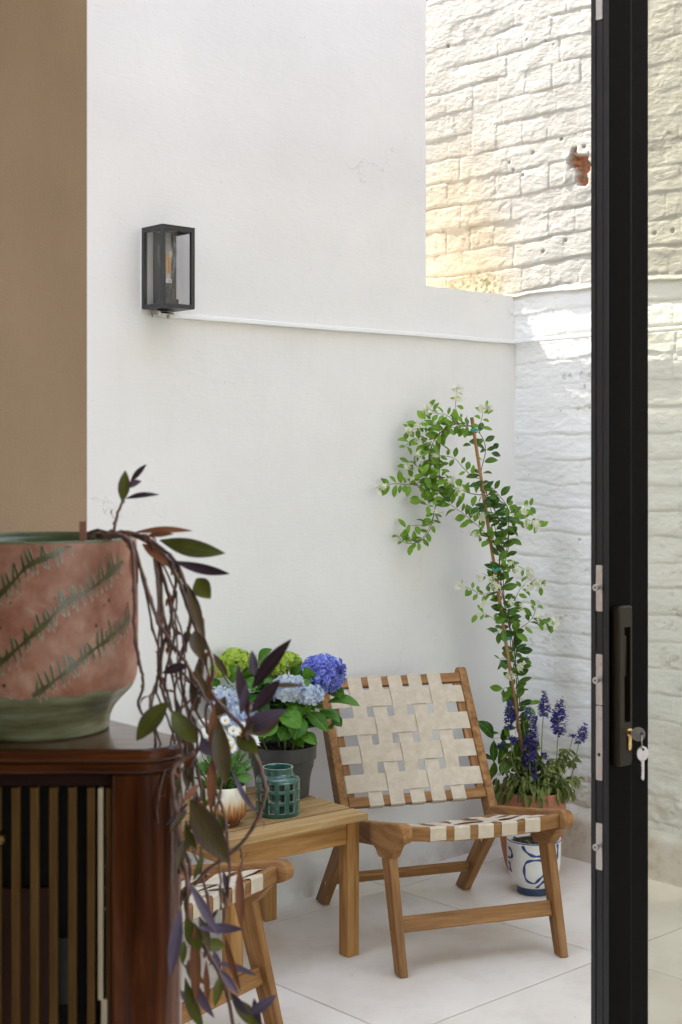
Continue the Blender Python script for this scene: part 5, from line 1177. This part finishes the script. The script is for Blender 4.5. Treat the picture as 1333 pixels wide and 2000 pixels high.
STM = [([(190,1046,.03),(230,1042,.02),(269,1047,.01),(320,1084,0),(350,1138,-.02),(374,1204,-.02),(392,1249,-.03)],5.2), ([(200,1048,.0),(236,1046,-.01),(269,1096,-.02),(287,1150,-.03),(311,1216,-.03),(350,1276,-.04),(380,1324,-.05),(410,1378,-.05)],4.0),
 ([(380,1312,-.03),(410,1350,-.04),(440,1387,-.05),(473,1420,-.05),(488,1456,-.05),(508,1495,-.05),(519,1542,-.05),(512,1579,-.05),(486,1630,-.05),(449,1669,-.05),(404,1700,-.05),(380,1730,-.05)],4.3), ([(300,1066,.0),(311,1096,0),(329,1165,0),(335,1210,0),(317,1270,0),(314,1324,0),(323,1366,-.01),(341,1396,-.02),(362,1432,-.03),(372,1480,-.03),(350,1510,-.04)],3.6),
 ([(330,1080,.01),(344,1135,.02),(335,1195,.02),(341,1240,.02),(326,1306,.02),(320,1360,.02)],3.2), ([(240,1046,-.05),(258,1070,-.07),(263,1150,-.08),(264,1240,-.07),(269,1276,-.05),(275,1306,.0),(280,1342,.0),(270,1372,0),(278,1396,0)],3.6), ([(385,1230,-.02),(407,1267,-.02),(416,1306,-.02),(410,1351,-.02),(402,1400,-.02),(415,1450,-.02),(420,1500,-.02)],3.2),
 ([(380,1470,-.05),(350,1490,-.05),(337,1512,-.06),(340,1560,-.06),(351,1645,-.06),(365,1712,-.06),(369,1791,-.06),(403,1856,-.06),(430,1904,-.06),(446,1951,-.06),(457,2010,-.06)],4.6), ([(372,1440,-.03),(385,1501,-.03),(393,1540,-.03),(387,1587,-.03),(365,1620,-.03)],3.0), ([(405,1500,-.03),(426,1556,-.03),(437,1585,-.03),(441,1614,-.03),(447,1663,-.03),(449,1700,-.03),(443,1750,-.03),(434,1815,-.03)],3.0),
 ([(369,1396,-.02),(392,1360,-.02),(371,1330,-.02),(350,1300,-.01),(365,1260,0),(374,1215,.01)],2.6), ([(341,1396,-.03),(395,1350,-.03),(420,1345,-.03)],2.2), ([(470,1657,-.05),(474,1680,-.05),(470,1700,-.05)],2.0), ([(473,1435,-.05),(480,1425,-.06),(485,1402,-.06),(490,1370,-.06)],3.4), ([(222,1040,.0),(228,1012,.0),(239,979,.0),(243,960,0)],3.0), ([(180,1050,.02),(165,1046,.03),(190,1036,.02),(225,1044,.01)],3.2), ([(210,1052,.0),(250,1040,.0),(300,1060,-.01),(345,1100,-.01),(365,1150,-.01)],4.2), ([(366,1150,-.01),(385,1215,-.01),(395,1265,-.01),(404,1290,-.01)],3.6), ([(392,1249,-.03),(395,1320,-.03),(372,1400,-.03),(395,1440,-.03),(372,1500,-.04)],2.8)]
LV = [ # base px, tip px, width px, material, depth offset, bend
 (312,1055,441,1081,28,1,-.02,.10),(338,1096,450,1121,17,0,-.02,-.10),(384,1130,412,1170,30,1,-.03,.1),(262,1040,378,1037,12,3,-.01,.05),(290,1045,340,1043,9,3,-.01,.05),(239,981,245,918,19,1,.0,.05),(245,974,312,966,9,0,.0,.18),(255,940,287,906,10,0,.01,.02),(248,952,277,940,13,2,.0,.1),(226,1012,219,993,5,0,0,.1),
 (256,1068,266,1152,13,3,-.05,.05),(278,1062,330,1108,16,3,.0,.08),(329,1370,266,1448,33,1,-.05,.05),(335,1388,382,1452,32,1,-.04,-.12),(380,1232,394,1290,25,4,-.04,.05),(366,1140,397,1246,17,4,-.03,.08),(317,1315,372,1300,16,0,-.03,.1),
 (492,1345,570,1248,23,0,-.07,.04),(485,1402,464,1298,18,0,-.06,-.06),(490,1392,548,1326,21,0,-.07,-.05),(520,1339,596,1339,8,4,-.06,.03),(476,1428,562,1386,27,2,-.05,.12),(480,1432,548,1406,27,4,-.07,-.1),(497,1320,492,1270,15,2,-.05,.05),(470,1395,482,1330,12,2,-.05,.08),
 (424,1400,442,1535,29,4,-.05,.05),(372,1562,448,1688,42,4,-.06,.06),(451,1500,503,1588,9,2,-.06,-.35),(387,1533,357,1566,11,3,-.05,.05),(418,1375,415,1480,14,3,-.05,.04),(417,1470,411,1588,15,3,-.05,.04),(462,1438,507,1472,27,1,-.04,.1),
 (369,1722,427,1828,15,2,-.08,.08),(385,1812,477,1815,15,2,-.08,-.2),(362,1795,392,1858,26,1,-.07,-.1),(396,1836,440,1850,21,1,-.07,.1),(420,1880,502,1906,11,2,-.08,-.1),(468,1690,471,1813,15,3,-.07,.04),(439,1826,471,1938,11,3,-.07,.04),(380,1808,384,1962,17,3,-.08,.03),(403,1876,407,1962,10,3,-.08,.03),
 (484,1984,541,1943,16,2,-.09,.1),(450,1938,488,1984,14,2,-.08,.05),(496,1950,512,2006,12,0,-.07,.1),(453,1950,510,2014,24,1,-.09,-.1),(398,1664,377,1722,10,1,-.05,.1),(354,1772,332,1908,19,2,-.11,.06),(362,1910,398,2012,20,1,-.08,.1),(372,1905,420,1990,15,2,-.07,.1),
 (440,1360,420,1400,22,4,-.03,.1),(352,1398,372,1430,18,2,-.02,.15),(385,1390,374,1330,14,4,-.02,.1),(360,1640,345,1700,14,4,-.06,.1),(380,1472,360,1500,13,3,-.05,.1),(314,1395,308,1422,8,3,-.0,.05),(395,1440,412,1478,20,2,-.03,.15),(350,1515,340,1560,12,4,-.06,.1),(436,1700,446,1760,9,0,-.05,.1),(376,1735,352,1760,13,2,-.06,.1),(405,1292,412,1272,10,3,-.02,.1),(330,1165,324,1185,5,3,0,.1)]
for k in range(9):
    x_ = rnd(285, 380); y_ = rnd(1130, 1230); Pn = [(262,1046,.0),(296,1062,-.01)] if x_ > 300 else [(245,1046,-.02),(268,1080,-.03)]
    for q in range(rnd(0,1) < .5 and 7 or 9): Pn.append((x_, y_, rnd(-.03,.02))); x_ += rnd(-16, 24) * (1 if x_ < 400 else -.8); y_ += rnd(45, 85)
    STM.append((Pn, rnd(1.6, 2.6)))
for k in range(46):
    x0_, y0_ = rnd(345,425), rnd(1210,1960); 
    if y0_ > 1500: x0_ = rnd(352,440)
    if 1370 < y0_ < 1500 and x0_ > 372: continue
    a = rnd(-.6,.6) + (.3 if rnd(0,1) < .5 else -.2); L_ = rnd(34,74); LV.append((x0_, y0_, x0_+math.sin(a)*L_, y0_+abs(math.cos(a))*L_, rnd(7,15), random.choice((0,1,1,1,3,4,4,4,2)), rnd(-.06,.03), rnd(-.12,.15)))
STM += [([(330,1085,.02),(362,1140,.02),(372,1210,.02),(352,1290,.02),(362,1370,.01),(385,1430,.0),(377,1520,0),(398,1600,-.01),(392,1690,-.02),(410,1780,-.03),(400,1870,-.03)],3.2), ([(345,1110,.01),(388,1190,.01),(398,1260,.01),(372,1350,.01),(400,1420,.0),(432,1480,0),(428,1560,0),(405,1640,0)],3.0), ([(351,1645,-.05),(372,1700,-.05),(362,1770,-.05),(384,1850,-.05),(375,1930,-.05),(390,2010,-.05)],3.2)]
m = MB(); dry = MB()
for pts, rp in STM:
    Q = smoothpath([tv(*p) for p in pts], 6); Q = [q + rdir()*.0016*(1 if 0 < i < len(Q)-1 and i % 4 == 0 else 0) for i, q in enumerate(Q)]
    m.tube(Q, [rp*s6*(1.38 if i % 8 == 4 else 1.0)*(1-.25*i/len(Q)) for i in range(len(Q))], 8)
    for i in range(4, len(Q)-1, 8):                          # dry sheaths at the joints
        if rnd(0,1) < .45: d = (rdir()+(Q[i+1]-Q[i]).normalized()).normalized(); dry.leaf(Q[i], Q[i]+d*rnd(.008,.016), rnd(.003,.006), rdir(), .2, .4, .4, 3, rnd(.2,.9), 5)
m.build('stem', M_TSTEM, TP, 'all')
LM = [M_TPUR, M_TGRE, M_TLIL, M_TRUST, leafmat('bronze_leaf', (.060,.045,.014,1), (.125,.085,.035,1), (.13,.09,.05,1), .4, .15, edge=(.075,.045,.055,1))]
m = dry; toc2 = -FWD
for (x0_,y0_,x1_,y1_,wp,mt,off,bd_) in LV:
    nr = toc2 + rdir()*.35 + VT*.25
    m.leaf(tv(x0_,y0_,off), tv(x1_,y1_,off-rnd(-.01,.03)), wp*s6*1.18, nr, bd_, rnd(.15,.4), .5, mt, rnd(.2,.9), 10, .9)
m.build('foliage', LM, TP, 'all')
# ------------------------------------------------------------------ camera and light
cd = bpy.data.cameras.new('camera'); co = bpy.data.objects.new('camera', cd); COL.objects.link(co)
cd.sensor_fit = 'HORIZONTAL'; cd.sensor_width = 24; cd.lens = 24*F/1333; cd.shift_y = -100/1333; cd.clip_end = 300; cd.clip_start = .05
co.location = CAM; co.rotation_euler = (-FWD).to_track_quat('Z', 'Y').to_euler()
cd.dof.use_dof = True; cd.dof.focus_distance = 4.7; cd.dof.aperture_fstop = 11.0
SC.camera = co
SUNV = Vector((-1, 4.11, 6.1)).normalized()                  # towards the sun
sd = bpy.data.lights.new('sun', 'SUN'); sd.energy = SUN_E; sd.angle = R(.6); sd.color = (1, .95, .87)
so = bpy.data.objects.new('sun', sd); COL.objects.link(so); so.rotation_euler = SUNV.to_track_quat('Z', 'Y').to_euler(); so.location = (-4, 8, 12)
w = bpy.data.worlds.new('World'); SC.world = w; w.use_nodes = True; wt = w.node_tree; wt.nodes.clear()
sk = wt.nodes.new('ShaderNodeTexSky'); sk.sky_type = 'NISHITA'; sk.sun_disc = False
sk.sun_elevation = math.asin(SUNV.z); sk.sun_rotation = math.atan2(SUNV.x, SUNV.y); sk.air_density = 1.2; sk.dust_density = 1.5; sk.ozone_density = 1.0
hs_ = wt.nodes.new('ShaderNodeHueSaturation'); hs_.inputs['Saturation'].default_value = SKY_SAT
bg = wt.nodes.new('ShaderNodeBackground'); bg.inputs['Strength'].default_value = SKY_E; wo = wt.nodes.new('ShaderNodeOutputWorld')
wt.links.new(sk.outputs[0], hs_.inputs['Color']); wt.links.new(hs_.outputs[0], bg.inputs[0]); wt.links.new(bg.outputs[0], wo.inputs[0])
vs = SC.view_settings; vs.view_transform = 'Standard'; vs.look = 'None'; vs.gamma = 1; vs.exposure = EXPO
SC.cycles.max_bounces = 10; SC.cycles.diffuse_bounces = 6; SC.cycles.transparent_max_bounces = 12; SC.cycles.glossy_bounces = 4
SC.cycles.use_denoising = True; SC.cycles.caustics_reflective = False; SC.cycles.caustics_refractive = False; SC.cycles.sample_clamp_indirect = 8
